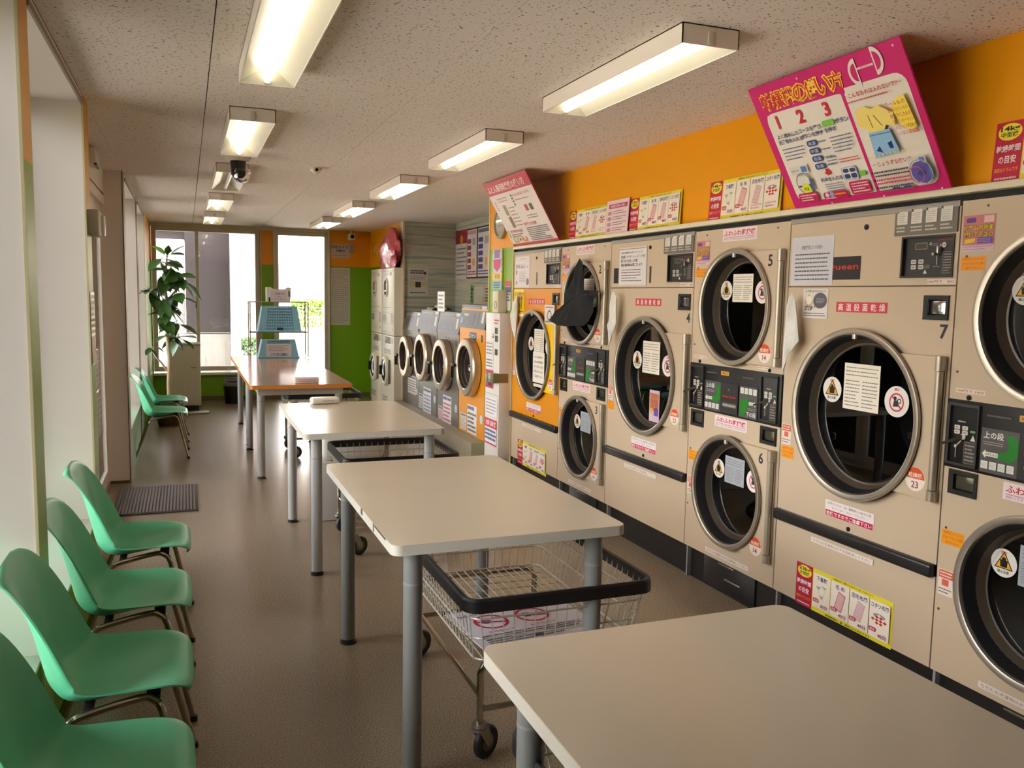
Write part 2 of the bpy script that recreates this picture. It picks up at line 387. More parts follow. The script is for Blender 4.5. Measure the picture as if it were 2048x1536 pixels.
for a, b in ((5.13, 6.31), (6.36, 7.57)):
    part('door_leaf', MB().plate([(a, .06), (b, .06), (b, 2.24), (a, 2.24)], [[(a + .05, .13), (b - .05, .13), (b - .05, 2.19), (a + .05, 2.19)]], 0, .03).xf(Matrix.Translation((-.655, 0, 0)) @ Matrix(((0, 1, 0, 0), (1, 0, 0, 0), (0, 0, 1, 0), (0, 0, 0, 1)))), DW, d1)
    part('door_pane', MB().box(-.643, a + .05, .13, -.638, b - .05, 2.19), GL, d1)
struct('baseboard_left', MB().box(-.614, 7.63, 0, -.47, 7.648, .02), mat('brown_vinyl_base', (96, 84, 62), 0.5))
# right side: bulkhead above the dryers, shelf, pier, washer niche, stack wall
struct('wall_right', MB().box(2.76, -2.6, 2.045, 2.95, 6.97, H), ORANGE)
struct('wall_service', MB().box(3.6, -2.6, 0, 3.7, 7.6, H), mat('dark_service', (70, 62, 54), .8))
struct('trim_3', MB().rbox(2.682, -2.6, 2.018, 2.775, 6.965, 2.045, .004), mat('cream_shelf', (226, 212, 182), .4))
struct('gap_shade_strip', MB().box(2.72, -2.6, 1.992, 2.95, 6.965, 2.018), mat('gap_shade_black', (14, 12, 11), .7))  # black strip painted in for the darkness inside the open gap over the dryers
struct('wall_pier', MB().box(2.69, 6.97, 0, 3.42, 7.60, H), paint_pier)
struct('trim_5', MB().box(2.683, 7.585, 0, 2.70, 7.605, H).box(2.684, 6.955, 0, 2.694, 6.972, 2.02), mat('cream_bead', (222, 204, 150), .5))
STRIPE = None
def stripe_mat():
    m = bpy.data.materials.new('wavy_stripe_wallpaper'); m.use_nodes = True; n = m.node_tree.nodes; L = m.node_tree.links; b = n['Principled BSDF']; b.inputs['Roughness'].default_value = .5
    g = n.new('ShaderNodeNewGeometry'); mp = n.new('ShaderNodeMapping'); mp.inputs['Scale'].default_value = (.55, .35, 13); L.new(g.outputs['Position'], mp.inputs[0])
    a = n.new('ShaderNodeTexNoise'); a.inputs['Scale'].default_value = 1.3; a.inputs['Detail'].default_value = 3; L.new(mp.outputs[0], a.inputs['Vector'])
    r = n.new('ShaderNodeValToRGB'); e = r.color_ramp.elements; e[0].position = .28; e[0].color = S(128, 142, 128); e[1].position = .74; e[1].color = S(206, 192, 166)
    e.new(.42).color = S(150, 162, 148); e.new(.5).color = S(196, 188, 164); e.new(.58).color = S(166, 172, 154); e.new(.66).color = S(190, 170, 140)
    L.new(a.outputs['Fac'], r.inputs[0]); L.new(r.outputs[0], b.inputs['Base Color']); return m
STRIPE = stripe_mat()
struct('wall_niche', MB().box(2.69, 11.0, 0, 3.42, 11.1, H).box(3.41, 7.55, 0, 3.5, 11.1, H), STRIPE)
struct('trim_6', MB().box(2.675, 10.97, 0, 2.70, 11.1, H), mat('cream_post', (214, 198, 164), .5))
struct('wall_stack', MB().box(2.69, 12.55, 0, 2.85, 13.2, H).box(2.69, 11.1, 1.96, 2.85, 12.55, H), two_tone('two_tone_paint_stack', 2.02, (234, 154, 0), (112, 156, 0)))
struct('wall_near', MB().box(-0.9, -2.7, 0, 3.7, -2.6, H), WHITE)
struct('trim_7', MB().rbox(2.53, 7.60, 0, 3.41, 11.0, .2, .008), mat('concrete_step', (150, 138, 116), .6, noise=(9, .12)))

struct('roof', MB().box(-1.0, -2.9, H + .2, 3.9, 13.6, H + .26).box(-1.0, 13.45, H + .26, 3.9, 13.6, 4.9), mat('roof_shade_wall_grey', (140, 134, 126), .8))  # roof slab, plus an unseen raised end wall added to shade the neighbour building
# ================================================================ ceiling lamps
TUBE = mat('lit_tube', (255, 250, 240), .3, emit=TUBE_COLOR, emit_s=TUBE_STRENGTH)
TUBE_OFF = mat('unlit_tube', (226, 214, 200), .2)
LAMPW = mat('white_lamp_enamel', (236, 224, 212), .35)
REFL = mat('lamp_reflector_enamel', (240, 234, 212), .25, spec=.6)
def lamp(x0, x1, y0, y1, lit, label, group):
    t = thing('ceiling_lamp', label, 'lamp', ((x0 + x1) / 2, (y0 + y1) / 2, H), 0, group)
    a = (x1 - x0) / 2; b = (y1 - y0) / 2; h = .07
    part('lamp_housing', MB().box(-a, -b, -h, -a + .004, b, 0).box(a - .004, -b, -h, a, b, 0).box(-a, -b, -h, a, -b + .004, 0).box(-a, b - .004, -h, a, b, 0).box(-a, -b, -.004, a, b, 0), LAMPW, t)
    m = MB(); z0, z1 = -h + .002, -.014; i = a - .004; j = b - .004; c = .030; ce_ = b - .055
    for s in (-1, 1):
        m.quad((s * i, -j, z0), (s * i, j, z0), (s * c, ce_, z1), (s * c, -ce_, z1))
        m.quad((-i, s * j, z0), (i, s * j, z0), (c, s * ce_, z1), (-c, s * ce_, z1))
    m.quad((-c, -ce_, z1), (c, -ce_, z1), (c, ce_, z1), (-c, ce_, z1))
    part('lamp_reflector', m, REFL, t, angle=0)
    part('fluorescent_tube', MB().cyl((0, -b + .016, -h + .022), (0, b - .016, -h + .022), .0148, n=14), TUBE if lit else TUBE_OFF, t)
    for s in (-1, 1):
        part('tube_socket', MB().rbox(-.014, s * (b - .006) - .012, -h + .004, .014, s * (b - .006) + .012, -.02, .003), mat('socket_white', (210, 200, 184), .4), t)
    return t
GL_, GR_ = 'ceiling lamps in the row over the aisle', 'ceiling lamps in the row over the dryers'
LY = [(2.66, 3.90), (4.73, 5.96), (6.80, 8.02), (8.87, 10.09), (10.93, 12.15)]
LL = ['nearest lit ceiling lamp over the aisle, cut by the top of the photo', 'second lit ceiling lamp over the aisle, just before the dome camera',
      'unlit fluorescent ceiling lamp with a dark tube behind the dome camera', 'lit fluorescent ceiling lamp just beyond the unlit one over the aisle', 'farthest fluorescent ceiling lamp over the aisle, above the far window']
for i, (a, b) in enumerate(LY): lamp(.232, .465, a, b, i != 2, LL[i], GL_)
RY = [(2.63, 3.87), (4.70, 5.94), (6.77, 8.0), (8.87, 10.1), (10.9, 12.1)]
RL = ['nearest and largest lit ceiling lamp beside the big pink sign', 'second lit ceiling lamp of the row over the dryers, before the small tilted sign', 'third lit ceiling lamp of the row over the dryers, above the last white table',
      'fourth lit ceiling lamp of the row over the dryers, above the front-loading washers', 'farthest lit ceiling lamp of the row over the dryers, by the narrow far window']
for i, (a, b) in enumerate(RY): lamp(1.63, 1.865, a, b, True, RL[i], GR_)
# ================================================================ tumble dryers (local frame: +x along the wall, -y into the room)
ENAMEL = mat('cream_enamel', (200, 177, 148), .4)
ENAMEL_OR = mat('orange_enamel', (222, 142, 10), .38)
ENAMEL_YE = mat('yellow_enamel', (246, 196, 8), .38)
RING = mat('brushed_ring', (188, 176, 160), .32, metal=.85)
ROD = mat('satin_rod', (176, 164, 144), .35, metal=.55)
CONE = mat('door_inner_cone', (92, 80, 68), .35, metal=.3)
BLACK = mat('black_plastic', (24, 21, 20), .4)
BLACKG = mat('black_collar', (10, 9, 9), .6)
DRUM = mat('dark_drum', (30, 28, 26), .6)
PANEL = mat('charcoal_panel', (44, 40, 39), .4)
GREYP = mat('grey_instruction_panel', (112, 104, 92), .5)
STEEL = mat('steel', (170, 162, 150), .3, metal=.9)
DGLASS = glass_mat('dryer_door_glass', tint=(.55, .55, .55))
INK = (52, 46, 48); RED = (196, 34, 62); PAPER = (236, 226, 216); PINKP = (238, 216, 214)

def fit_text(pr, s, x, z, h, col, w, **k): return pr.text(s, x, z, h, col, w=w, **k)
def door(t, u, z, R, ux0, ux1, zp0, zp1, number=None, zn=0, un=0, round_txt='14', ur=0, zr=0, hinge_mat=None, notice='white', extra=None, small_top=True):
    hm = hinge_mat or ENAMEL
    d = part('door', MB().plate([(ux0, zp0), (ux1 - .03, zp0), (ux1 - .03, zp1), (ux0, zp1)] if False else
             ([(u + R * .93 * math.cos(a), z + R * .93 * math.sin(a)) for a in [math.asin(max(-1, (zp0 - z) / (R * .93))) + k * (math.asin(min(1, (zp1 - z) / (R * .93))) - math.asin(max(-1, (zp0 - z) / (R * .93)))) / 16 for k in range(17)]]
              + [(ux1 - .03, zp1), (ux1 - .03, zp0)]), [], -.024, -.006), hm, t)
    part('door_ring', MB().lathe([(R - .012, -.027), (R - .003, -.029), (R, -.035), (R - .004, -.044), (R - .020, -.046), (R - .028, -.042), (R - .031, -.03)], (u, 0, z), 'y', 64), RING, d)
    part('door_cone', MB().lathe([(R - .031, -.031), (R - .046, .015), (R - .064, .052), (R - .072, .054), (R - .078, .046)], (u, 0, z), 'y', 64), CONE, d)
    part('door_glass', MB().lathe([(.0005, .048), (R - .074, .048)], (u, 0, z), 'y', 48), DGLASS, d, angle=0)
    part('door_catch', MB().rbox(u - .009, -.043, z + R - .048, u + .009, -.03, z + R - .002, .003), mat('bright_catch', (232, 224, 206), .3, metal=.4), d)
    xr = ux1 - .018
    part('hinge_rod', MB().cyl((xr, -.026, zp0 + .045), (xr, -.026, zp1 - .055), .015, n=14).cyl((xr, -.026, zp0 + .002), (xr, -.026, zp0 + .043), .0185, n=14).cyl((xr, -.026, zp1 - .053), (xr, -.026, zp1 + .003), .0185, n=14).box(xr - .03, -.012, zp0, xr + .012, -.004, zp1), ROD, d)
    g = .0475
    p = PR(g)      # stickers and notice behind the pane
    y0 = p.y
    sx = R / .375
    def danger(cx, cz, r):
        p.circ(cx, cz, r, (236, 228, 216)).poly([(cx - r * .72, cz - r * .42), (cx + r * .72, cz - r * .42), (cx, cz + r * .82)], (30, 26, 24)).poly([(cx - r * .6, cz - r * .35), (cx + r * .6, cz - r * .35), (cx, cz + r * .68)], (236, 168, 40))
        p.poly([(cx - r * .25, cz - r * .3), (cx + r * .25, cz - r * .3), (cx + r * .3, cz + r * .2), (cx - r * .3, cz + r * .2)], (30, 26, 24)).circ(cx, cz + r * .25, r * .16, (30, 26, 24), 12)
        p.text('危険', cx, cz + r * .72, r * .22, RED, w=r * 1.1 if False else None).text('頭上注意', cx, cz - r * .62, r * .22, INK)
    def forbid(cx, cz, r):
        p.circ(cx, cz, r, (236, 226, 216)).ring(cx, cz - r * .05, r * .5, r * .6, RED).line(cx - r * .38, cz + r * .33, cx + r * .38, cz - r * .43, r * .1, RED)
        p.circ(cx - r * .12, cz + r * .2, r * .13, INK, 12).poly([(cx - r * .28, cz - r * .35), (cx + r * .2, cz - r * .3), (cx + r * .05, cz + r * .08), (cx - r * .2, cz + r * .06)], INK).ring(cx + r * .22, cz + r * .05, r * .1, r * .17, INK, 14)
        p.text('禁止', cx, cz + r * .78, r * .2, RED)
    rs = .058 * (.9 if R < .35 else 1)
    danger(u - .21 * sx, z + .085 * sx + (.02 if R < .35 else 0), rs)
    forbid(u + .17 * sx, z + .075 * sx + (.02 if R < .35 else 0), rs * 1.12)
    nc = {'white': (240, 228, 208), 'grey': (170, 172, 176)}[notice]
    x0, x1, z0, z1 = u - .135 * sx, u + .075 * sx, z + .01 * sx + (.02 if R < .35 else 0), z + .215 * sx
    p.rect(x0, z0, x1, z1, nc).lines(x0 + .01, z1 - .06 * sx, x1 - .01, z1 - .01, 3, (120, 110, 100), .25, 3).lines(x0 + .01, z0 + .01, (x0 + x1) / 2 - .006, z1 - .07 * sx, 8, (128, 120, 112), .3, 5).lines((x0 + x1) / 2 + .006, z0 + .01, x1 - .01, z1 - .07 * sx, 8, (128, 120, 112), .3, 6)
    if extra: extra(p, u, z)
    p.part('door_notices', d, 'notice sheet and round warning stickers on the glass')
    q = PR(-.0242)
    if number: q.text(number, un, zn, .056, (44, 40, 52), bold=.02)
    if round_txt:
        q.circ(ur, zr, .048, (238, 220, 204)); q.poly([(ur + .045 * math.cos(a), zr + .002 + .045 * math.sin(a)) for a in [PI * k / 16 for k in range(17)]], (216, 84, 40))
        q.text('乾燥機', ur, zr + .016, .019, (240, 224, 206), w=.068).text(round_txt, ur, zr - .022, .027, (150, 60, 50))
    if q.mb.f: q.part('door_label', d)
    return d
def front(t, name, x0, z0, x1, z1, m, holes=(), y=0, th=.02):
    return part(name, MB().plate([(x0, z0), (x1, z0), (x1, z1), (x0, z1)], holes, y, y + th), m, t)
def drum(t, u, z, R):
    part('drum', MB().lathe([(R - .03, .02), (R - .02, .06), (R + .01, .10), (R + .01, .62), (.0005, .64)], (u, 0, z), 'y', 40), DRUM, t)
    part('door_collar', MB().lathe([(R + .014, -.0012), (R - .07, -.004)], (u + .004, 0, z - .002), 'y', 48), BLACKG, t, angle=0) if False else None
def hood(t, u, z, R):
    part('door_collar', MB().lathe([(R - .010, .0), (R - .006, -.006), (R - .006, -.026), (R - .034, -.03), (R - .045, .0), (R - .05, .03)], (u, 0, z), 'y', 56), BLACKG, t)  # black collar between the door panel and the ring
def control(t, x0, z0, x1, z1):
    """small coin-and-timer panel of a large dryer"""
    w, h = x1 - x0, z1 - z0
    c = part('control_panel', MB().plate([(x0, z0), (x1, z0), (x1, z1), (x0, z1)], [[(x0 + .008, z0 + .008), (x1 - .008, z0 + .008), (x1 - .008, z1 - .008), (x0 + .008, z1 - .008)]], -.006, .02).box(x0 + .004, .010, z0 + .004, x1 - .004, .02, z1 - .004), PANEL, t)
    p = PR(.0098); X = lambda f: x0 + f * w; Z = lambda f: z0 + f * h
    p.text('Speed Queen', X(.80), Z(.88), h * .055, (190, 44, 40), w=w * .3)
    p.rr(X(.22), Z(.68), X(.46), Z(.84), .004, (150, 140, 124)).rect(X(.23), Z(.695), X(.45), Z(.825), (74, 66, 56)).ring(X(.52), Z(.8), .003, .006, (180, 170, 156), 14)
    for i in range(2):
        for j in range(2): p.rr(X(.16 + .15 * i), Z(.21 + .13 * j), X(.26 + .15 * i), Z(.31 + .13 * j), .003, (206, 198, 184)).lines(X(.175 + .15 * i), Z(.24 + .13 * j), X(.245 + .15 * i), Z(.28 + .13 * j), 1, (70, 66, 60), .6, i + j)
    p.rr(X(.43), Z(.22), X(.54), Z(.31), .003, (92, 100, 66)).poly([(X(.41), Z(.10)), (X(.49), Z(.10)), (X(.45), Z(.2))], (206, 198, 184))
    p.circ(X(.78), Z(.76), .0105, (206, 198, 184), 16).text('100', X(.78), Z(.76), .008, (60, 54, 50))
    p.line(X(.72), Z(.78), X(.70), Z(.6), .006, (200, 192, 178)).circ(X(.66), Z(.55), .007, (206, 198, 184), 12).line(X(.66), Z(.55), X(.67), Z(.3), .003, (190, 182, 168))
    p.lines(X(.57), Z(.74), X(.67), Z(.82), 2, (150, 142, 130), .4, 4).lines(X(.60), Z(.24), X(.74), Z(.28), 1, (150, 142, 130), .5, 5)
    p.rr(X(.77), Z(.10), X(.96), Z(.6), .003, (150, 142, 130)).rr(X(.775), Z(.11), X(.955), Z(.59), .003, (58, 53, 50)).lines(X(.79), Z(.13), X(.94), Z(.57), 7, (150, 142, 130), .45, 6)
    p.part('control_print', c)
    part('coin_lever', MB().rbox(X(.70), -.012, Z(.56), X(.74), .01, Z(.74), .003).cyl((X(.66), .01, Z(.55)), (X(.66), -.016, Z(.55)), .006, n=10), STEEL, c)
    return c
def coin_reader(t, x0, z0, x1, z1, lit=True):
    c = part('coin_return', MB().plate([(x0, z0), (x1, z0), (x1, z1), (x0, z1)], [[(x0 + .022, z0 + .018), (x1 - .012, z0 + .018), (x1 - .012, z1 - .016), (x0 + .022, z1 - .016)]], -.008, .03).box(x0 + .006, .018, z0 + .006, x1 - .006, .03, z1 - .006), BLACK, t)
    part('coin_flap', MB().rbox(x0 + .026, .002, z0 + .022, x1 - .015, .012, z1 - .02, .002), mat('chrome_flap', (220, 218, 224), .12, metal=.95) if lit else mat('smoky_flap', (92, 88, 72), .15, metal=.5), c)
def fuwa(t, x0, z0, x1, z1):
    p = PR(-.0005); p.rect(x0, z0, x1, z1, PINKP); w = x1 - x0; h = z1 - z0
    p.text('ふわふわ乾燥機', (x0 + x1) / 2, z1 - h * .36, h * .46, RED, w=w * .92, bold=.02).rect(x0 + w * .04, z0 + h * .30, x1 - w * .04, z0 + h * .33, (150, 60, 70))
    p.text('終わってすぐ取り出せばシワになりません', (x0 + x1) / 2, z0 + h * .17, h * .16, (90, 80, 80), w=w * .9, bold=0)
    p.part('name_label', t, 'pink label reading fluffy dryer in red')
def orange_sticker(t, x0, z0, x1, z1):
    p = PR(-.0005); p.rect(x0, z0, x1, z1, (238, 152, 30))
    for i, s in enumerate(('洗剤残りのついた', 'ままでないか確', '認下さい')):
        p.text(s, (x0 + x1) / 2, z1 - (i + .55) * (z1 - z0) / 3.1, (z1 - z0) / 5.2, (190, 90, 30), w=(x1 - x0) * (.86, .86, .6)[i], bold=0)
    p.part('orange_sticker', t)
def red_sticker(t, x0, z0, x1, z1):
    p = PR(-.0005); h = z1 - z0; p.rect(x0, z0, x1, z1, (232, 214, 198)).rect(x0 + .002, z1 - h * .33, x1 - .002, z1 - h * .03, (212, 92, 66)).lines(x0 + .006, z1 - h * .3, x1 - .006, z1 - h * .06, 2, (236, 214, 196), .5, 2)
    p.rect(x0 + (x1 - x0) * .25, z1 - h * .62, x1 - (x1 - x0) * .3, z1 - h * .37, (216, 102, 74)).lines(x0 + .004, z0 + h * .06, x1 - .004, z0 + h * .3, 2, (110, 96, 90), .4, 3)
    p.part('red_sticker', t)
def purple_sticker(t, x0, z0, x1, z1):
    p = PR(-.0005); w, h = x1 - x0, z1 - z0; cx = (x0 + x1) / 2
    p.rect(x0, z0, x1, z0 + h * .2, (214, 180, 190)).lines(x0 + .006, z0 + h * .03, x1 - .006, z0 + h * .17, 2, (150, 120, 140), .3, 3).rect(x0, z0 + h * .18, x1, z1, (196, 116, 120)).rr(x0 + w * .1, z1 - h * .2, x0 + w * .4, z1 - h * .07, .005, (96, 64, 140)).rect(x0 + w * .65, z1 - h * .22, x1 - w * .04, z1 - h * .03, (222, 186, 176))
    p.text('ドラムの中を', cx, z1 - h * .34, h * .145, (206, 178, 40), w=w * .9, bold=.05, outline=(60, 46, 40), ow=.06).text('拭いて下さい', cx, z1 - h * .53, h * .145, (206, 178, 40), w=w * .9, bold=.05, outline=(60, 46, 40), ow=.06)
    p.poly([(x0 + w * .08, z0 + h * .22), (x0 + w * .4, z0 + h * .26), (x0 + w * .42, z0 + h * .36), (x0 + w * .1, z0 + h * .34)], (222, 196, 40)).rect(x0 + w * .5, z0 + h * .22, x1 - w * .05, z0 + h * .38, (96, 70, 150)).lines(x0 + w * .53, z0 + h * .24, x1 - w * .08, z0 + h * .36, 3, (186, 160, 200), .4, 4)
    p.part('purple_sticker', t, 'purple and red sticker asking to wipe the drum')
def label_text(t, s, x0, z0, x1, z1, col=(120, 44, 60), bg=(232, 212, 196), name='price_label'):
    p = PR(-.0005)
    if bg: p.rect(x0, z0, x1, z1, bg)
    p.text(s, (x0 + x1) / 2, (z0 + z1) / 2, (z1 - z0) * .62, col, w=(x1 - x0) * .94, bold=.006); p.part(name, t)
def lock(t, x, z, r=.012, y=0):
    part('lock', MB().cyl((x, y, z), (x, y - .004, z), r, n=16).cyl((x, y - .004, z), (x, y - .006, z), r * .55, n=12), mat('lock_dark', (26, 23, 22), .35, metal=.4), t)
def screw(t, x, z): part('screw', MB().cyl((x, 0, z), (x, -.003, z), .0055, .004, n=8), mat('screw_head', (110, 98, 82), .4, metal=.6), t)
SHELL = [0]
def body(t, w, d=.88):
    part('cabinet', MB().box(.003, .02, .19, w - .003, d, 1.992), mat('cabinet_side_cream', (206, 190, 164), .45), t) if False else None
    m = MB(); m.quad((.003, .02, .19), (.003, d, .19), (.003, d, 1.99), (.003, .02, 1.99)); m.quad((w - .003, .02, .19), (w - .003, d, .19), (w - .003, d, 1.99), (w - .003, .02, 1.99)); m.quad((.003, .02, 1.99), (w - .003, .02, 1.99), (w - .003, d, 1.99), (.003, d, 1.99)); m.quad((.003, d, .19), (w - .003, d, .19), (w - .003, d, 1.99), (.003, d, 1.99)); m.quad((.003, .02, .19), (w - .003, .02, .19), (w - .003, d, .19), (.003, d, .19))
    part('cabinet_shell', m, mat('cabinet_side_dark', (120, 108, 92), .5), t, angle=0)
    part('plinth', MB().box(.004, .045, 0, w - .004, d, .19), BLACK, t)
    part('plinth_post', MB().box(0, .02, 0, .012, .045, .19), mat('grey_post', (150, 146, 146), .4), t)
    part('seam_post', MB().box(0, .006, .19, .003, .02, 1.99), mat('seam_brown', (112, 92, 62), .6), t)

def time_poster(p, x0, z0, w, h, head, size, mins, red2='温度はドラムです'):
    """the red and yellow drying-time guide"""
    rw = w * .19; p.rect(x0, z0, x0 + rw, z0 + h, (188, 32, 62)).rect(x0 + rw, z0, x0 + w, z0 + h, (232, 214, 60))
    cx = x0 + rw / 2
    p.circ(cx, z0 + h * .83, h * .14, (246, 220, 62), 24, rx=rw * .42).text(head, cx, z0 + h * .875, h * .10, (30, 60, 40), w=rw * .66, bold=.03).text(size, cx, z0 + h * .785, h * .085, (30, 60, 40), w=rw * .6, bold=.02)
    p.text('乾燥時間', cx, z0 + h * .56, h * .115, (244, 226, 222), w=rw * .84, bold=.025).text('の目安', cx, z0 + h * .38, h * .13, (244, 226, 222), w=rw * .62, bold=.025).text(red2, cx, z0 + h * .21, h * .07, (244, 170, 60), w=rw * .84, bold=.01).lines(x0 + rw * .12, z0 + h * .04, x0 + rw * .9, z0 + h * .10, 1, (236, 200, 206), .6, 3)
    cw = (w - rw) * .232; names = ('下着類', '毛 布', '羽毛布団', 'コタツ布団'); gx = (w - rw - cw * 4) / 5
    p.text('洗濯機脱水後、温度中での目安です。量により変わります', x0 + rw + (w - rw) * .52, z0 + h * .955, h * .045, (70, 70, 30), w=(w - rw) * .5, bold=0).text('※乾燥時間は、量・素材により変わります。', x0 + rw + (w - rw) * .48, z0 + h * .045, h * .05, (60, 70, 30), w=(w - rw) * .58, bold=.01)
    for i in range(4):
        a = x0 + rw + gx + i * (cw + gx); c = a + cw / 2; zb, zt = z0 + h * .11, z0 + h * .91
        p.rr(a, zb, a + cw, zt, h * .03, (240, 226, 206)).text(names[i], c, zt - h * .1, h * .105, (46, 66, 120), w=cw * (.6, .5, .82, .86)[i], bold=.02)
        if i == 0:
            for dx, dz, s in ((-.2, .5, 1), (.15, .56, -1), (0, .3, 1)): p.poly([(c + cw * (dx - .14), zb + h * dz), (c + cw * (dx + .14), zb + h * (dz + .02 * s)), (c + cw * (dx + .05), zb + h * (dz - .07))], (166, 174, 138))
            p.ring(c, zb + h * .42, h * .10, h * .108, (190, 190, 160), 18)
        elif i in (1, 2):
            col = ((186, 92, 96), (226, 176, 174)) if i == 1 else ((208, 166, 164), (222, 186, 184))
            q = [(c - cw * .3, zb + h * .2), (c + cw * .12, zb + h * .16), (c + cw * .32, zb + h * .56), (c - cw * .06, zb + h * .62)]
            p.poly(q, col[0]); m = (sum(x for x, _ in q) / 4, sum(z for _, z in q) / 4); p.poly([(m[0] + (x - m[0]) * .86, m[1] + (z - m[1]) * .9) for x, z in q], col[1])
            for k in range(1, 5):
                f = k / 5; p.line(q[0][0] + (q[3][0] - q[0][0]) * f, q[0][1] + (q[3][1] - q[0][1]) * f, q[1][0] + (q[2][0] - q[1][0]) * f, q[1][1] + (q[2][1] - q[1][1]) * f, h * .006, (200, 140, 140))
        else:
            D = lambda sx, sz: (c + cw * .40 * sx, zb + h * .40 + h * .13 * sz)
            p.circ(c, zb + h * .49, h * .055, (150, 156, 160), 18, rx=cw * .3).poly([D(-1, 0), D(0, -1), D(1, 0), D(0, 1)], (240, 226, 206))
            for k in range(4):
                for l in range(4):
                    if (k + l) % 2 == 0:
                        f = lambda s_, t_: D(-1 + (s_ + t_) / 4, (s_ - t_) / 4); p.poly([f(k, l), f(k + 1, l), f(k + 1, l + 1), f(k, l + 1)], (200, 52, 44))
        if mins[i]:
            p.rr(c - cw * .46, zb + h * .13, c - cw * .12, zb + h * .22, h * .03, (186, 40, 70)).text('高温', c - cw * .29, zb + h * .175, h * .055, (240, 224, 214), w=cw * .24).text(mins[i] + '分', c + cw * .2, zb + h * .085, h * .1, (150, 70, 110), w=cw * .44)
        else: p.text('この大きさでは', c, zb + h * .14, h * .05, (180, 90, 120), w=cw * .8).text('乾きません', c, zb + h * .07, h * .05, (180, 90, 120), w=cw * .6)

def large_dryer(y_left, w, num, label, orange=False):
    t = thing('tumble_dryer', label, 'dryer', (XW, y_left, 0), R90, None); k = w / .95
    E = ENAMEL_OR if orange else ENAMEL
    body(t, w); u0, z0, R = .488 * k, 1.131, .372
    front(t, 'upper_panel', .003, 1.682, w - .003, 1.976, ENAMEL, [[(.684 * k, 1.715), (.925 * k, 1.715), (.925 * k, 1.87), (.684 * k, 1.87)]])
    part('panel_cap', MB().rbox(.004, -.008, 1.972, w - .004, .02, 1.995, .003), mat('grey_cap', (150, 142, 132), .4), t)
    front(t, 'door_panel', .003, .606, w - .003, 1.677, E, [circle(u0, z0, R - .03, 48), [(.818 * k, 1.556), (.92 * k, 1.556), (.92 * k, 1.638), (.818 * k, 1.638)]])
    part('panel_gap', MB().box(.004, .012, 1.675, w - .004, .02, 1.684), mat('seam_brown', (112, 92, 62), .6), t)
    front(t, 'lower_panel', .003, .192, w - .003, .556, ENAMEL)
    part('handle_rail', MB().rbox(.001, -.028, .552, w - .006, .01, .606, .012, 3), mat('black_rail', (34, 31, 31), .3), t)
    drum(t, u0, z0, R); hood(t, u0, z0, R)
    def ex(p, u, z):
        if num == '4': p.rect(u - .03, z - .29, u + .09, z - .09, (206, 176, 190)).rect(u - .022, z - .22, u + .082, z - .11, (190, 96, 90)).text('ドラムの中を', u + .03, z - .14, .026, (216, 186, 50), w=.09, outline=(60, 40, 40)).text('拭いて下さい', u + .03, z - .18, .026, (216, 186, 50), w=.09, outline=(60, 40, 40)).circ(u, z - .22, .018, (230, 170, 50), 14).rect(u + .03, z - .25, u + .08, z - .2, (110, 80, 150))
        if num == '': 
            p.rect(u - .15, z - .235, u + .095, z + .02, (238, 228, 212)).rect(u - .13, z - .27, u + .09, z - .245, (232, 222, 206))
            for i, s in enumerate(('ふとん乾燥機です', '当店の乾燥機は', 'ガス式のため', '高温になります', 'ご注意下さい')): p.text(s, u - .03, z - .02 - i * .04, .02, (80, 74, 66), w=.19, bold=0)
    door(t, u0, z0, R, .709 * k, w - .008, .852, 1.411, None, 0, 0, '23', .842 * k, .923, ENAMEL_YE if orange else None, 'white', ex)
    if orange: pass
    # controls
    gp = part('instruction_panel', MB().box(.64 * k, -.007, 1.88, .94 * k, 0, 1.992), GREYP, t); p = PR(-.0071)
    for i in range(4):
        a = .652 * k + i * .0715 * k; b = a + .052 * k
        p.rect(a, 1.923, b, 1.978, (222, 214, 200)).rect(a, 1.97, a + .009, 1.98, (70, 62, 56)).lines(a + .006, 1.928, b - .006, 1.968, 5, (176, 168, 156), .4, i).lines(a, 1.89, b + .004, 1.917, 2, (206, 198, 184), .5, i + 9)
    p.part('instruction_print', gp)
    control(t, .68 * k, 1.711, .93 * k, 1.874); coin_reader(t, .809 * k, 1.549, .925 * k, 1.643)
    lock(t, .482 * k, 1.928); lock(t, .48 * k, .622, .010)
    q = PR(-.0005)
    if not orange:
        q.rect(.329 * k, 1.568, .623 * k, 1.612, (206, 62, 78))
        for i, ch in enumerate('高温殺菌乾燥'): q.text(ch, (.356 + .048 * i) * k, 1.59, .032, (246, 232, 222), bold=.008)
        q.text(num, .908 * k, 1.506, .054, (50, 44, 56), bold=.02)
    else:
        q.rect(.339 * k, 1.551, .655 * k, 1.595, (206, 62, 60))
        for i, ch in enumerate('高温殺菌乾燥'): q.text(ch, (.37 + .05 * i) * k, 1.573, .032, (246, 232, 222), bold=.008)
    q.rect(.333 * k, .652, .624 * k, .724, (236, 220, 214)).rect(.337 * k, .653, .62 * k, .679, (190, 34, 66)).text('危険ですのでご遠慮下さい', .478 * k, .6655, .019, (246, 228, 226), w=.27 * k, bold=.02).text('化学ぞうきん・油・酸素系しみ抜きの物', .478 * k, .711, .011, (110, 96, 92), w=.26 * k, bold=0).text('ビニール・ゴム・ウレタン', .478 * k, .693, .010, (110, 96, 92), w=.2 * k, bold=0)
    q.rect(.254 * k, .505, .634 * k, .529, (232, 216, 202)).text('ちぢむお洗濯物は必ず低温乾燥して下さい', .444 * k, .517, .015, (128, 112, 104), w=.35 * k, bold=0)
    q.part('front_labels', t)
    label_text(t, '100円で　8分', .813 * k, 1.686, .943 * k, 1.705)
    red_sticker(t, .012, .925, .075, 1.022); orange_sticker(t, .013, .859, .1, .918)
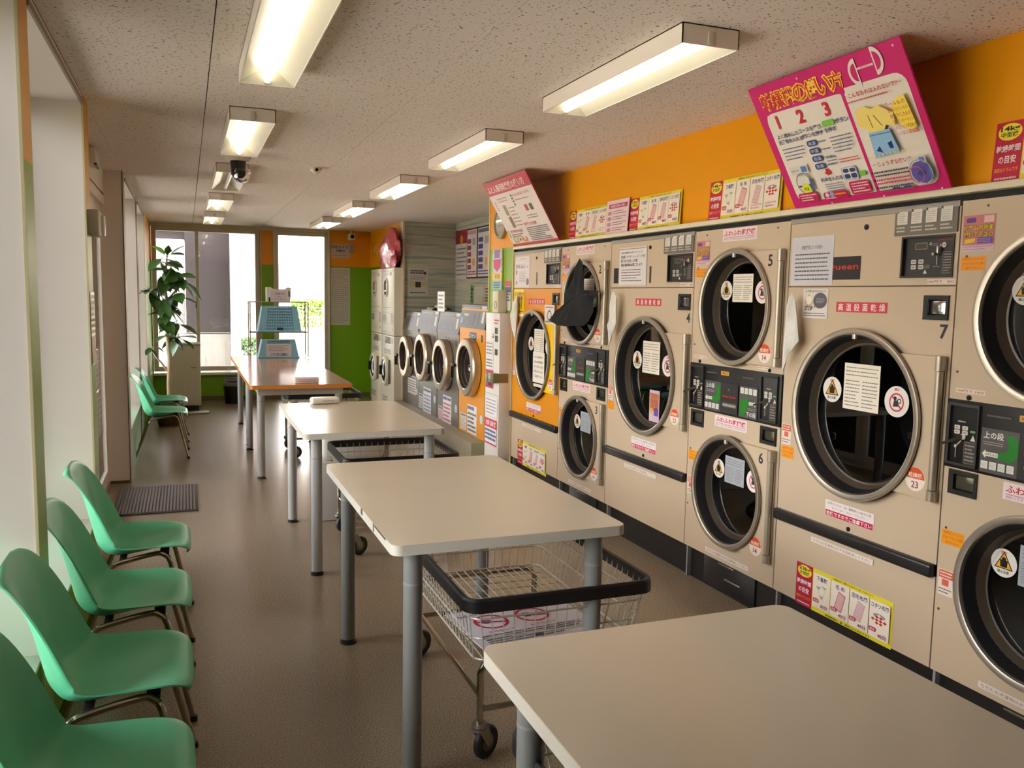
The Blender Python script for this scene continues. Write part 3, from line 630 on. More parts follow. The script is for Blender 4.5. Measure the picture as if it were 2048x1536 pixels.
    if num == '7':
        q = PR(-.0005); q.rect(.06, 1.709, .461, 1.809, (42, 36, 36)).text('Speed Queen', .25, 1.762, .036, (196, 50, 38), w=.395, bold=.01); q.part('maker_badge', t)
    else:
        s = .0
        part('slot_opening', MB().box(.04 * k, -.001, 1.71, .10 * k, .0005, 1.81), BLACK, t); part('slot_opening', MB().box(.48 * k, -.001, 1.71, .5 * k, .0005, 1.812), BLACK, t)
    if num in ('7', ''):
        q = PR(-.001); x0, x1, zb, zt = (.166, .756, .185, .385) if num == '7' else (.166, .80, .165, .375)
        time_poster(q, x0, zb, x1 - x0, zt - zb, '23kg' if num == '7' else '14kg', '大型機' if num == '7' else '中型機', ('30', '40', '40', '40'))
        q.part('time_guide_poster', t, 'yellow and red drying-time guide on the lower panel')
    return t

def module(t, x0, side):
    """coin module of a stack dryer"""
    z0, z1 = 1.012, 1.246; x1 = x0 + .135
    c = part('coin_module', MB().plate([(x0, z0), (x1, z0), (x1, z1), (x0, z1)], [[(x0 + .012, z0 + .01), (x1 - .006, z0 + .01), (x1 - .006, z1 - .012), (x0 + .012, z1 - .012)]], -.014, .0).box(x0 + .004, -.003, z0 + .004, x1 - .002, 0, z1 - .004), PANEL, t)
    p = PR(-.0032); X = lambda f: x0 + f * .135; Z = lambda f: z0 + f * .234
    p.rr(X(.24), Z(.77), X(.62), Z(.9), .003, (130, 120, 104)).rect(X(.26), Z(.785), X(.6), Z(.885), (88, 78, 52)).ring(X(.75), Z(.86), .003, .006, (170, 160, 146), 14).lines(X(.3), Z(.68), X(.55), Z(.73), 1, (170, 162, 150), .5, 2)
    for i in range(2):
        for j in range(2): p.rr(X(.2 + .26 * i), Z(.5 + .075 * j), X(.38 + .26 * i), Z(.565 + .075 * j), .003, (206, 198, 184)).lines(X(.24 + .26 * i), Z(.52 + .075 * j), X(.34 + .26 * i), Z(.545 + .075 * j), 1, (90, 84, 78), .6, i)
    p.rr(X(.72), Z(.55), X(.88), Z(.585), .002, (110, 150, 90)).poly([(X(.74), Z(.42)), (X(.9), Z(.42)), (X(.82), Z(.52))], (206, 198, 184)).circ(X(.5), Z(.47), .0115, (206, 198, 184), 16)
    p.line(X(.45), Z(.4), X(.32), Z(.32), .005, (200, 192, 178)).circ(X(.28), Z(.3), .006, (206, 198, 184), 12).line(X(.3), Z(.28), X(.3), Z(.12), .003, (180, 172, 158)).rr(X(.56), Z(.05), X(.93), Z(.4), .003, (128, 120, 110)).rr(X(.57), Z(.06), X(.92), Z(.39), .003, (66, 60, 57)).lines(X(.6), Z(.08), X(.9), Z(.37), 5, (150, 142, 130), .45, 6)
    p.part('module_print', c)
    part('coin_lever', MB().add([(X(.5), -.010, Z(.50)), (X(.5), -.010, Z(.44)), (X(.30), -.075, Z(.34)), (X(.30), -.075, Z(.38)), (X(.5), -.016, Z(.50)), (X(.5), -.016, Z(.44)), (X(.30), -.080, Z(.34)), (X(.30), -.080, Z(.38))],
         [(0, 1, 2, 3), (7, 6, 5, 4), (0, 4, 5, 1), (1, 5, 6, 2), (2, 6, 7, 3), (3, 7, 4, 0)]), mat('olive_lever', (122, 116, 92), .3, metal=.5), c)
def stack_dryer(y_left, w, nums, label):
    t = thing('stack_dryer', label, 'dryer', (XW, y_left, 0), R90, None)
    body(t, w); u0, R = .415, .306; zu, zl = 1.574, .595
    front(t, 'upper_panel', .003, 1.257, w - .003, 1.99, ENAMEL, [circle(u0, zu, R - .03, 44)])
    front(t, 'lower_panel', .003, .192, w - .003, .998, ENAMEL, [circle(u0, zl, R - .03, 44), [(.036, .905), (.146, .905), (.146, .988), (.036, .988)], [(.660, .905), (.772, .905), (.772, .984), (.660, .984)]])
    cp = part('control_panel', MB().rbox(.0, -.004, .998, w - .006, .02, 1.257, .003), BLACK, t)
    p = PR(-.0042)
    p.rr(.30, 1.21, .372, 1.232, .002, (206, 150, 60)).text('乾燥終了', .336, 1.221, .012, (120, 70, 20), w=.055)
    for x0, ttl, sgn in ((.156, '上の段', 1), (.474, '下の段', -1)):
        p.rect(x0, 1.008, x0 + .150, 1.170, (84, 80, 78))
        if sgn > 0:
            p.text(ttl, x0 + .05, 1.145, .026, (226, 222, 214), w=.08, bold=.02).lines(x0 + .01, 1.108, x0 + .09, 1.124, 2, (180, 174, 168), .3, 3)
            P = [(x0 + .148, 1.140), (x0 + .125, 1.156), (x0 + .10, 1.150), (x0 + .112, 1.12), (x0 + .105, 1.095), (x0 + .07, 1.085), (x0 + .07, 1.062), (x0 + .125, 1.058), (x0 + .148, 1.08)]
            p.poly(P, (30, 120, 32)).poly([(x0 + .008, 1.076), (x0 + .022, 1.092), (x0 + .022, 1.084), (x0 + .072, 1.084), (x0 + .072, 1.068), (x0 + .022, 1.068), (x0 + .022, 1.06)], (226, 222, 206)).text('お金を入れる', x0 + .046, 1.076, .010, (40, 70, 30), w=.045)
            for i in range(4): p.rect(x0 + .006 + i * .035, 1.022, x0 + .034 + i * .035, 1.05, (226, 220, 210)).lines(x0 + .009 + i * .035, 1.026, x0 + .031 + i * .035, 1.046, 4, (170, 164, 156), .4, i)
        else:
            for i in range(4): p.rect(x0 + .008 + i * .036, 1.132, x0 + .036 + i * .036, 1.162, (226, 220, 210)).lines(x0 + .011 + i * .036, 1.136, x0 + .033 + i * .036, 1.158, 4, (170, 164, 156), .4, i)
            p.poly([(x0 + .01, 1.10), (x0 + .075, 1.108), (x0 + .09, 1.085), (x0 + .072, 1.06), (x0 + .05, 1.02), (x0 + .03, 1.012), (x0 + .008, 1.03)], (30, 120, 32)).poly([(x0 + .145, 1.086), (x0 + .131, 1.102), (x0 + .131, 1.094), (x0 + .085, 1.094), (x0 + .085, 1.078), (x0 + .131, 1.078), (x0 + .131, 1.07)], (226, 222, 206)).text('お金を入れる', x0 + .108, 1.086, .010, (40, 70, 30), w=.042)
            p.text(ttl, x0 + .105, 1.03, .026, (226, 222, 214), w=.08, bold=.02).lines(x0 + .075, 1.05, x0 + .145, 1.064, 2, (180, 174, 168), .3, 3)
    p.rect(.312, 1.01, .466, 1.172, (48, 44, 43)).circ(.385, 1.138, .007, (110, 104, 98), 12).text('Speed Queen', .39, 1.10, .018, (190, 44, 40), w=.12, bold=.01).rr(.335, 1.045, .455, 1.066, .006, (110, 104, 98)).lines(.335, 1.048, .45, 1.06, 1, (170, 164, 156), .8, 3)
    for x in (.18, .50): p.lines(x, 1.21, x + .1, 1.222, 1, (96, 90, 86), .6, 5)
    p.part('control_print', cp)
    for sd, x0 in ((0, .012), (1, .645)): module(t, x0, sd)
    for u, z, n in ((u0, zu, nums[0]), (u0, zl, nums[1])):
        drum(t, u, z, R); hood(t, u, z, R)
        ex = None
        door(t, u, z, R, .548, w - .014, z - .283, z + .283, n, z + .234, .695, '14', .683, z - .222, None, 'white' if z > 1 else 'grey', ex)
    fuwa(t, .258, 1.92, .548, 1.986); fuwa(t, .255, .928, .54, .99)
    purple_sticker(t, .012, 1.803, .145, 1.934); orange_sticker(t, .013, 1.735, .115, 1.785); orange_sticker(t, .013, .70, .112, .756); red_sticker(t, .012, .50, .08, .60)
    coin_reader(t, .03, .90, .152, .993, False); coin_reader(t, .655, .90, .778, .988, False)
    for x in (.09, .70): lock(t, x, 1.268, .010)
    label_text(t, '100円で 10分', .03, 1.283, .155, 1.30); label_text(t, '100円で 10分', .60, 1.268, .69, 1.284)
    label_text(t, 'ちぢむお洗濯物は必ず低温乾燥して下さい', .216, .214, .602, .238, (128, 112, 104), (230, 214, 202), 'care_label')
    for x, z in ((.11, 1.965), (.71, 1.965), (.035, 1.786), (.03, .763), (.022, .44), (.03, 1.36)): screw(t, x, z)
    pd = part('plinth_drawer', MB().rbox(.16, .034, .02, .62, .048, .175, .003), mat('black_drawer', (30, 27, 27), .35), t)
    part('drawer_handle', MB().rbox(.36, .028, .085, .50, .036, .095, .003).rbox(.30, .028, .160, .44, .036, .17, .003), STEEL, pd)
    return t
large_dryer(6.95, 1.01, '', 'orange and cream dryer with yellow hinge plate, farthest of the dryer row', True)
stack_dryer(5.94, .81, ('2', '3'), 'stacked pair of dryers numbered 2 and 3, black garment over its upper door')
large_dryer(5.13, 1.01, '4', 'large cream dryer numbered 4 with one big door')
stack_dryer(4.12, .805, ('5', '6'), 'stacked pair of dryers numbered 5 and 6')
large_dryer(3.315, .95, '7', 'large cream dryer numbered 7 below the big pink sign')
stack_dryer(2.365, .81, ('8', '9'), 'nearest stacked pair of dryers, cut by the right edge of the photo')
# ================================================================ signs above the dryers
def sign_frame(t_w, pr_fn, board_col, th=.008):
    p = PR(-th); pr_fn(p); return merged(MB().box(0, -th, 0, t_w[0], 0, t_w[1]), pm(board_col), p)
# the two tilted boards: bottom edge on the shelf, top edge leaning out to the ceiling
def tilted(name, label, y_left, w, zb, fn, col):
    dx, dz = 2.386 - 2.683, 2.556 - zb; h = math.hypot(dx, dz); tilt = math.atan2(-dx, dz)
    mb, ms = sign_frame((w, h), lambda p: fn(p, w, h), col)
    mb.xf(Matrix.Rotation(tilt, 4, 'X')); o = part(name, mb, ms, angle=0)
    o.location = (2.683, y_left, zb); o.rotation_euler = (0, 0, R90); return tag(o, label, 'sign')
PK = (206, 34, 108); CR = (240, 228, 214); NAVY = (58, 68, 116)
def big_sign(p, w, h):
    Z = lambda f: h * (1 - f); X = lambda f: w * f
    p.rr(X(.055), Z(.955), X(.965), Z(.20), .05, CR); p.rect(X(.0), Z(.235), X(.62), Z(.19), PK); p.rr(X(.05), Z(.955), X(.62), Z(.225), .045, CR); p.rect(X(.592), Z(.97), X(.612), Z(.2), PK)
    ttl = '乾燥機の使い方'
    for i, ch in enumerate(ttl): p.text(ch, X(.105 + .0815 * i), Z(.135), h * .125, (210, 60, 40), bold=.01, outline=(250, 210, 70), ow=.055)
    for a in (0, 1):   # looped maker's emblem
        cx, cz = X(.735 + a * .1), Z(.125 - a * .035); s = 1 if a == 0 else -1
        p.poly([(cx + .04 * math.cos(t) * 1.15 - s * .0, cz + .055 * math.sin(t)) for t in [PI / 2 * s + k * PI / 14 * 1 for k in range(15)]], CR)
        p.poly([(cx + .025 * math.cos(t) * 1.15 - s * .006, cz + .036 * math.sin(t)) for t in [PI / 2 * s + k * PI / 14 for k in range(15)]], PK)
    p.rect(X(.735), Z(.112), X(.83), Z(.098), CR).text('Speed Queen', X(.785), Z(.105), h * .012, PK, w=X(.06))
    for i, (n, x) in enumerate((('1', .13), ('2', .30), ('3', .48))): p.text(n, X(x), Z(.30), h * .10, (206, 40, 60), bold=.03)
    p.text('よく脱水した', X(.165), Z(.41), h * .035, NAVY, w=X(.16), bold=.02).text('洗濯物を入れる', X(.17), Z(.455), h * .035, NAVY, w=X(.18), bold=.02)
    p.text('コースを選び、', X(.335), Z(.405), h * .035, NAVY, w=X(.17), bold=.02).text('ボタンを押す', X(.33), Z(.45), h * .035, NAVY, w=X(.155), bold=.02)
    p.rr(X(.42), Z(.42), X(.5), Z(.375), .01, (120, 190, 70)).text('スタート', X(.46), Z(.397), h * .03, (150, 206, 110), w=X(.068)).text('ボタン', X(.55), Z(.397), h * .036, NAVY, w=X(.085), bold=.02).text('を押す', X(.46), Z(.445), h * .036, NAVY, w=X(.075), bold=.02)
    p.lines(X(.09), Z(.61), X(.25), Z(.50), 4, (110, 116, 140), .35, 3)
    for i in range(4): p.rr(X(.275), Z(.535 + i * .06), X(.345), Z(.49 + i * .06), .01, NAVY).text(('高温', '中温', '低温', '送風')[i], X(.31), Z(.512 + i * .06), h * .028, (196, 206, 226), w=X(.052)).lines(X(.352), Z(.525 + i * .06), X(.42), Z(.5 + i * .06), 1, (110, 116, 140), .4, i)
    p.lines(X(.42) - X(.05), Z(.70), X(.44), Z(.63), 3, (110, 116, 140), .35, 4).poly([(X(.335), Z(.72)), (X(.355), Z(.72)), (X(.355), Z(.745)), (X(.37), Z(.745)), (X(.345), Z(.775)), (X(.32), Z(.745)), (X(.335), Z(.745))], (206, 40, 60))
    p.text('料金を入れる', X(.355), Z(.80), h * .034, NAVY, w=X(.15), bold=.02).lines(X(.295), Z(.90), X(.43), Z(.83), 4, (110, 116, 140), .35, 5)
    p.lines(X(.44), Z(.62), X(.58), Z(.49), 5, (110, 116, 140), .35, 6).lines(X(.45), Z(.70), X(.58), Z(.66), 2, (206, 70, 80), .4, 7)
    p.rr(X(.435), Z(.83), X(.535), Z(.735), .012, (150, 160, 190)).rr(X(.44), Z(.826), X(.53), Z(.739), .01, CR)
    for i in range(2):
        for j in range(2): p.rr(X(.446 + .044 * i), Z(.775 + .045 * j), X(.484 + .044 * i), Z(.745 + .04 * j), .008, NAVY)
    p.rr(X(.542), Z(.815), X(.585), Z(.78), .01, (110, 186, 60))
    p.rr(X(.455), Z(.945), X(.582), Z(.845), .012, (190, 34, 80)).lines(X(.468), Z(.935), X(.575), Z(.853), 4, (240, 214, 214), .5, 8)
    # dryer sketch under step 1
    p.rect(X(.095), Z(.72), X(.225), Z(.655), (222, 214, 204)).rect(X(.175), Z(.71), X(.215), Z(.665), (90, 120, 190)).text('Speed Queen', X(.13), Z(.69), h * .014, (60, 60, 70), w=X(.055)).ring(X(.165), Z(.80), .045, .052, (150, 150, 130)).rr(X(.12), Z(.82), X(.205), Z(.74), .02, (226, 222, 214)).rect(X(.115), Z(.825), X(.21), Z(.812), NAVY).rect(X(.205), Z(.86), X(.222), Z(.77), (70, 100, 150)).poly(circle(X(.165), Z(.845), .028, 20), (226, 226, 60)).text('洗濯', X(.165), Z(.845), h * .026, (50, 70, 40))
    p.rr(X(.085), Z(.955), X(.225), Z(.875), .012, (190, 34, 80)).lines(X(.098), Z(.945), X(.215), Z(.885), 3, (240, 214, 214), .5, 10).rr(X(.265), Z(.958), X(.43), Z(.895), .012, (190, 34, 80)).circ(X(.29), Z(.918), .011, (214, 214, 226), 14).circ(X(.325), Z(.916), .013, (150, 170, 200), 14).rect(X(.345), Z(.925), X(.42), Z(.912), (230, 140, 50)).lines(X(.275), Z(.953), X(.37), Z(.935), 1, (240, 214, 214), .5, 11)
    # right half
    p.text('－こんなものは入れないで!!－', X(.79), Z(.255), h * .034, (196, 34, 50), w=X(.33), bold=.015).lines(X(.63), Z(.31), X(.95), Z(.285), 1, (196, 90, 90), .4, 12)
    p.poly([(X(.66), Z(.36)), (X(.71), Z(.345)), (X(.75), Z(.375)), (X(.79), Z(.36)), (X(.86), Z(.43)), (X(.85), Z(.52)), (X(.80), Z(.50)), (X(.775), Z(.545)), (X(.70), Z(.56)), (X(.69), Z(.50)), (X(.645), Z(.47))], (246, 220, 120)).line(X(.72), Z(.41), X(.725), Z(.5), .004, (150, 90, 50)).line(X(.75), Z(.42), X(.78), Z(.50), .004, (150, 90, 50))
    p.poly([(X(.69), Z(.53)), (X(.81), Z(.53)), (X(.825), Z(.69)), (X(.68), Z(.71))], (150, 190, 222)).line(X(.69), Z(.55), X(.81), Z(.55), .004, (80, 120, 170)).poly([(X(.70), Z(.66)), (X(.725), Z(.63)), (X(.735), Z(.68))], (30, 50, 120)).poly([(X(.775), Z(.62)), (X(.80), Z(.61)), (X(.80), Z(.66)), (X(.78), Z(.66))], (30, 50, 120))
    p.poly([(X(.90), Z(.345)), (X(.945), Z(.335)), (X(.95), Z(.40)), (X(.96), Z(.55)), (X(.92), Z(.57)), (X(.88), Z(.52)), (X(.86), Z(.40))], (250, 224, 90))
    for i, s in enumerate(('ウールもの', '汚れのひどいもの', 'のりづけしたもの', 'ウレタンカーペット', 'キルティングされて', 'いない羽毛類')): p.text(s, X(.83) + X(.005 * i), Z(.375 + i * .04), h * .028, (226, 120, 30) if i in (1, 3) else (206, 60, 40), w=X(.11), align='l', bold=.01)
    for k in range(14): p.circ(X(.645 + k * .022), Z(.695 - k * .001), .004, (236, 220, 120), 8)
    p.text('－じょうずな使い方－', X(.78), Z(.75), h * .034, (196, 34, 50), w=X(.25), bold=.015)
    for i in range(3): p.circ(X(.635), Z(.805 + i * .055), .006, (40, 40, 50), 10).lines(X(.645), Z(.845 + i * .055), X(.845), Z(.795 + i * .055), 2, ((60, 62, 80), (200, 60, 80), (60, 62, 80))[i], .5, 20 + i)
    for i in range(2): p.rr(X(.72 + .065 * i), Z(.945), X(.765 + .065 * i), Z(.925), .006, NAVY)
    p.rect(X(.855), Z(.79), X(.95), Z(.745), (222, 214, 204)).rect(X(.915), Z(.785), X(.945), Z(.75), (90, 120, 190)).ring(X(.905), Z(.85), .048, .053, (170, 170, 170)).circ(X(.905), Z(.85), .044, (96, 84, 160), 24).poly([(X(.88), Z(.86)), (X(.91), Z(.825)), (X(.935), Z(.86)), (X(.91), Z(.88))], (60, 70, 130)).ring(X(.88), Z(.86), .03, .034, (196, 90, 100)).poly([(X(.945), Z(.90)), (X(.955), Z(.8)), (X(.96), Z(.84)), (X(.955), Z(.91))], (80, 120, 190))
    p.lines(X(.64), Z(.955), X(.86), Z(.935), 1, (206, 80, 90), .4, 30)
    for fx, fz in ((.012, .03), (.4, .03), (.985, .03), (.012, .975), (.32, .975), (.66, .975), (.985, .975)): p.circ(X(fx), Z(fz), .005, (236, 190, 200), 10)
tilted('instruction_sign', 'big pink tilted board on how to use the dryers, three numbered steps', 3.274, .868, 2.047, big_sign, PK)
def small_sign(p, w, h):
    Z = lambda f: h * (1 - f); X = lambda f: w * f; RD = (196, 50, 66)
    p.rect(0, Z(.965), X(.995), Z(.20), (238, 222, 214)); p.text('ふとん兼用乾燥機の使い方', X(.46), Z(.115), h * .11, (244, 222, 214), w=X(.84), bold=.015)
    p.lines(X(.06), Z(.44), X(.085), Z(.29), 5, (90, 84, 90), .6, 1).lines(X(.14), Z(.33), X(.38), Z(.25), 2, (170, 150, 150), .4, 2)
    p.rect(X(.20), Z(.53), X(.27), Z(.37), (150, 140, 96)).rect(X(.205), Z(.72), X(.275), Z(.55), (120, 100, 60)).lines(X(.30), Z(.72), X(.46), Z(.40), 6, (150, 130, 130), .3, 3)
    p.lines(X(.475), Z(.42), X(.51), Z(.24), 4, (80, 76, 90), .7, 4).text('ふとんは丸めて入れる', X(.70), Z(.265), h * .045, (186, 90, 90), w=X(.36), bold=.01).lines(X(.54), Z(.36), X(.85), Z(.32), 1, (170, 150, 150), .4, 5)
    p.rect(X(.66), Z(.52), X(.72), Z(.43), (176, 60, 66)).rect(X(.76), Z(.52), X(.82), Z(.43), (96, 84, 60)).lines(X(.62), Z(.64), X(.84), Z(.57), 2, (140, 120, 120), .4, 6)
    p.text('乾燥時間の目安', X(.235), Z(.775), h * .045, (186, 80, 90), w=X(.28), bold=.015).lines(X(.09), Z(.87), X(.36), Z(.81), 2, (80, 74, 80), .5, 7).lines(X(.03), Z(.87), X(.055), Z(.75), 4, (80, 76, 90), .7, 4)
    p.text('乾燥上の注意', X(.61), Z(.70), h * .05, (186, 80, 90), w=X(.26), bold=.015).lines(X(.48), Z(.955), X(.93), Z(.745), 8, (66, 60, 66), .5, 8)
    for cx, col in ((.14, (186, 176, 60)), (.34, (206, 140, 40))):
        p.poly([(X(cx) - .055, Z(.87)), (X(cx) - .03, Z(.87)), (X(cx) - .02, Z(.925)), (X(cx) + .02, Z(.925)), (X(cx) + .03, Z(.87)), (X(cx) + .055, Z(.87)), (X(cx) + .045, Z(.95)), (X(cx) - .045, Z(.95))], col)
    p.poly([(X(.225), Z(.88)), (X(.265), Z(.91)), (X(.225), Z(.94))], (120, 60, 50))
tilted('instruction_sign', 'small tilted white board with a red heading on drying futons', 6.919, .954, 2.05, small_sign, (186, 46, 64))

# time guides and notices standing on the shelf
def shelf_board(name, label, cat, y_left, w, h, fn, col, x=2.742, group=None):
    p = PR(-.004); fn(p, w, h); mb, ms = merged(MB().box(0, -.004, 0, w, 0, h), pm(col), p)
    mb.xf(Matrix.Rotation(math.radians(-3.4), 4, 'X'))
    o = part(name, mb, ms, angle=0); o.location = (x, y_left, 2.0455); o.rotation_euler = (0, 0, R90); return tag(o, label, cat, group)
GP = 'drying-time guides on the shelf over the dryers'
shelf_board('time_guide', 'red and yellow drying-time guide nearest the small tilted sign', 'poster', 5.935, .625, .215, lambda p, w, h: time_poster(p, 0, 0, w, h, '14kg', '中型機', ('30', '40', None, None)), (232, 214, 60), group=GP)
shelf_board('time_guide', 'red and yellow drying-time guide just right of the pink paper notice', 'poster', 4.995, .62, .215, lambda p, w, h: time_poster(p, 0, 0, w, h, '23kg', '大型機', ('30', '40', '40', '40')), (232, 214, 60), group=GP)
shelf_board('time_guide', 'red and yellow drying-time guide just left of the big pink sign', 'poster', 4.082, .615, .215, lambda p, w, h: time_poster(p, 0, 0, w, h, '14kg', '中型機', ('30', '40', None, None)), (232, 214, 60), group=GP)
shelf_board('time_guide', 'red drying-time guide right of the big pink sign, cut by the frame', 'poster', 2.293, .59, .215, lambda p, w, h: time_poster(p, 0, 0, w, h, '14kg', '中型機', ('30', '40', None, None)), (232, 214, 60), group=GP)
def pink_note(p, w, h):
    p.rect(w * .1, h * .76, w * .93, h * .89, (186, 60, 104)).text('乾燥機使用後のお願い', w * .52, h * .825, h * .09, (240, 210, 216), w=w * .66)
    for i in range(4): p.rr(w * .07, h * (.57 - i * .165), w * .25, h * (.68 - i * .165), .01, (190, 140, 150)).lines(w * .3, h * (.57 - i * .165), w * .92, h * (.70 - i * .165), 2, (120, 96, 100), .35, i)
shelf_board('paper_notice', 'pink laminated notice leaning between two time guides', 'notice', 5.303, .312, .228, pink_note, (236, 206, 204), x=2.728)
# laminated sheets taped on the dryers
def sheet(name, label, cat, x, y_left, zb, w, h, fn, col, rz=R90, cr=.0, group=None, th=.0012):
    p = PR(-th); fn(p, w, h); mb, ms = merged(MB().box(0, -th, 0, w, 0, h), pm(col, .25), p)
    o = part(name, mb, ms, angle=0); o.location = (x, y_left, zb); o.rotation_euler = (0, cr, rz); return tag(o, label, cat, group)
LAM = (214, 210, 212)
def note7(p, w, h):
    p.rect(.012, .012, w - .012, h - .012, (206, 202, 206)).text('乾燥機使用についてのお願い', w * .5, h * .78, .018, (80, 78, 84), w=w * .5)
    p.lines(w * .1, h * .08, w * .92, h * .68, 7, (96, 92, 98), .36, 4)
sheet('paper_notice', 'wrinkled laminated notice taped over the badge of dryer 7', 'notice', XW - .001, 3.298, 1.686, .278, .222, note7, LAM)
def note4(p, w, h):
    p.rect(.01, .01, w - .01, h - .01, (226, 216, 212)).line(.0, h - .012, w * .98, h - .012, .003, (120, 60, 56))
    for i, (s, hh, ww) in enumerate((('当店の乾燥機は大型でパワフルです', .013, .8), ('雨衣類・タイヤ・シューズ・お子様', .02, .86), ('服 汚れの付着した衣類', .02, .6), ('洗剤 柔軟剤は必要ございます', .02, .78))): p.text(s, w * .08, h * (.86 - i * .105), hh, (60, 58, 66), w=w * ww, align='l', bold=.008)
    p.lines(w * .1, h * .1, w * .85, h * .45, 5, (110, 104, 108), .3, 7)
sheet('paper_notice', 'clear plastic notice on the upper panel of dryer 4', 'notice', XW - .003, 5.012, 1.692, .358, .249, note4, (222, 212, 204))
def stopn(p, w, h):
    p.text('お子様をあそばせないで', w / 2, h * .92, .012, (70, 66, 70), w=w * .8).poly([(w * .08, h * .55), (w * .25, h * .82), (w * .42, h * .55), (w * .34, h * .42), (w * .16, h * .42)], (200, 170, 100)).circ(w * .25, h * .6, .02, (240, 230, 210), 14).text('STOP', w * .25, h * .33, .02, (60, 56, 60), w=w * .32, bold=.03)
    p.circ(w * .7, h * .6, .036, (96, 92, 96), 22, rx=.045).poly([(w * .5, h * .45), (w * .6, h * .5), (w * .45, h * .32)], (96, 92, 96)).lines(w * .54, h * .5, w * .88, h * .7, 4, (170, 166, 168), .4, 3).lines(w * .06, h * .05, w * .94, h * .2, 2, (110, 100, 104), .4, 5)
sheet('paper_notice', 'small white STOP notice with a grey speech balloon on dryer 7', 'notice', XW - .001, 3.203, 1.536, .164, .134, stopn, (228, 218, 210))
def note1(p, w, h):
    p.text('Speed Queen', w * .55, h * .92, .012, (160, 60, 130), w=w * .4).text('洗える ふとん', w * .38, h * .68, .036, (60, 56, 60), w=w * .62, bold=.03).text('30分', w * .86, h * .66, .02, (120, 116, 80))
    p.lines(w * .3, h * .15, w * .75, h * .52, 7, (130, 120, 120), .3, 3).rect(w * .08, h * .42, w * .15, h * .56, (120, 90, 70)).circ(w * .12, h * .15, .018, (190, 120, 126), 14).circ(w * .88, h * .18, .03, (110, 104, 104), 16)
sheet('paper_notice', 'tall white futon-drying notice on the upper panel of the orange dryer', 'notice', XW - .001, 6.915, 1.69, .33, .262, note1, (232, 218, 212))
def note1b(p, w, h):
    p.text('ふとん専用です', w * .5, h * .83, .034, (80, 70, 30), w=w * .9, bold=.02)
    for k in range(3): p.rect(w * (.15 + .27 * k), h * .3, w * (.27 + .27 * k), h * .62, (180, 140, 20)).circ(w * (.21 + .27 * k), h * .66, .02, (120, 90, 20), 12)
    p.rect(0, 0, w, h * .1, (236, 220, 190)).lines(w * .1, h * .14, w * .9, h * .24, 1, (120, 100, 30), .5, 3)
sheet('paper_notice', 'yellow notice with three figures on the front of the orange dryer', 'notice', XW - .001, 6.93, 1.44, .235, .235, note1b, (244, 206, 46))
def note1c(p, w, h): p.ring(w * .5, h * .45, .03, .042, (90, 80, 80)).lines(w * .1, h * .8, w * .9, h * .95, 1, (110, 100, 100), .5, 3).lines(w * .1, h * .05, w * .9, h * .2, 1, (110, 100, 100), .5, 4)
sheet('paper_notice', 'small white notice by the coin panel of the orange dryer', 'notice', XW - .026, 6.19, 1.40, .19, .15, note1c, (232, 220, 210))
# ================================================================ folding tables and wire laundry carts
TOP_W = mat('cream_laminate', (204, 190, 166), .2, noise=(5, .03), spec=.5)
EDGE_W = mat('cream_edge_band', (212, 204, 190), .4)
LEG_G = mat('grey_table_leg', (132, 132, 128), .32, spec=.5)
LEG_S = mat('silver_table_leg', (168, 166, 164), .3, spec=.5)
FOOT = mat('black_foot', (26, 23, 21), .5)
TOP_B = mat('brown_laminate', (176, 132, 98), .14, noise=(3, .05), spec=.55)
EDGE_B = mat('orange_brown_edge', (196, 124, 52), .3)
def table(label, x0, x1, y0, y1, legs, topm, edgem, legm, z=.83, th=.034, rr_=.035, rail=False, r=.0315, tilt=0, cat='table', group=None):
    cx, cy = (x0 + x1) / 2, (y0 + y1) / 2
    t = thing('folding_table', label, cat, (cx, cy, 0), tilt, group); a, b = (x1 - x0) / 2, (y1 - y0) / 2
    part('tabletop', MB().hplate(rrect(-a, -b, a, b, rr_, 6), z - .003, z), topm, t, angle=30)
    part('edge_band', MB().hplate(rrect(-a - .0008, -b - .0008, a + .0008, b + .0008, rr_, 6), z - th, z - .0025), edgem, t, angle=30)
    for lx, ly in legs:
        lx -= cx; ly -= cy
        l = part('leg', MB().cyl((lx, ly, .022), (lx, ly, z - th), r, n=20), legm, t)
        part('leg_collar', MB().cyl((lx, ly, z - .155), (lx, ly, z - .147), r + .0008, n=20), mat('leg_ring', (150, 150, 146), .3), l)
        part('foot', MB().lathe([(.0005, 0), (r + .006, 0), (r + .005, .010), (r * .8, .014), (r * .8, .024)], (lx, ly, 0), 'z', 18), FOOT, l)
    if rail:
        part('apron', MB().box(-a + .07, -b + .075, z - th - .06, a - .07, -b + .095, z - th).box(-a + .07, b - .095, z - th - .06, a - .07, b - .075, z - th).box(-a + .075, -b + .09, z - th - .06, -a + .095, b - .09, z - th).box(a - .095, -b + .09, z - th - .06, a - .075, b - .09, z - th), mat('grey_apron', (168, 162, 150), .4), t)
    return t
GT = 'white folding tables in the row'
table('nearest white folding table, at the bottom right corner of the photo', .60, 1.43, .36, 1.72, [(.69, .46), (1.335, .46), (.69, 1.63), (1.335, 1.63)], TOP_W, EDGE_W, LEG_G, tilt=math.radians(0), group=GT)
t2 = table('second white folding table, chipped left edge, wire cart underneath', .585, 1.41, 2.515, 3.87, [(.672, 2.60), (1.325, 2.60), (.672, 3.785), (1.325, 3.785)], TOP_W, EDGE_W, LEG_G, group=GT)
part('edge_chip', MB().box(-.4145, -.40, .80, -.4128, -.386, .829).box(-.4145, -.58, .822, -.4128, -.41, .828).rbox(-.4145, -.20, .808, -.4125, -.17, .829, .0008), mat('chip_brown', (96, 78, 58), .7), t2)
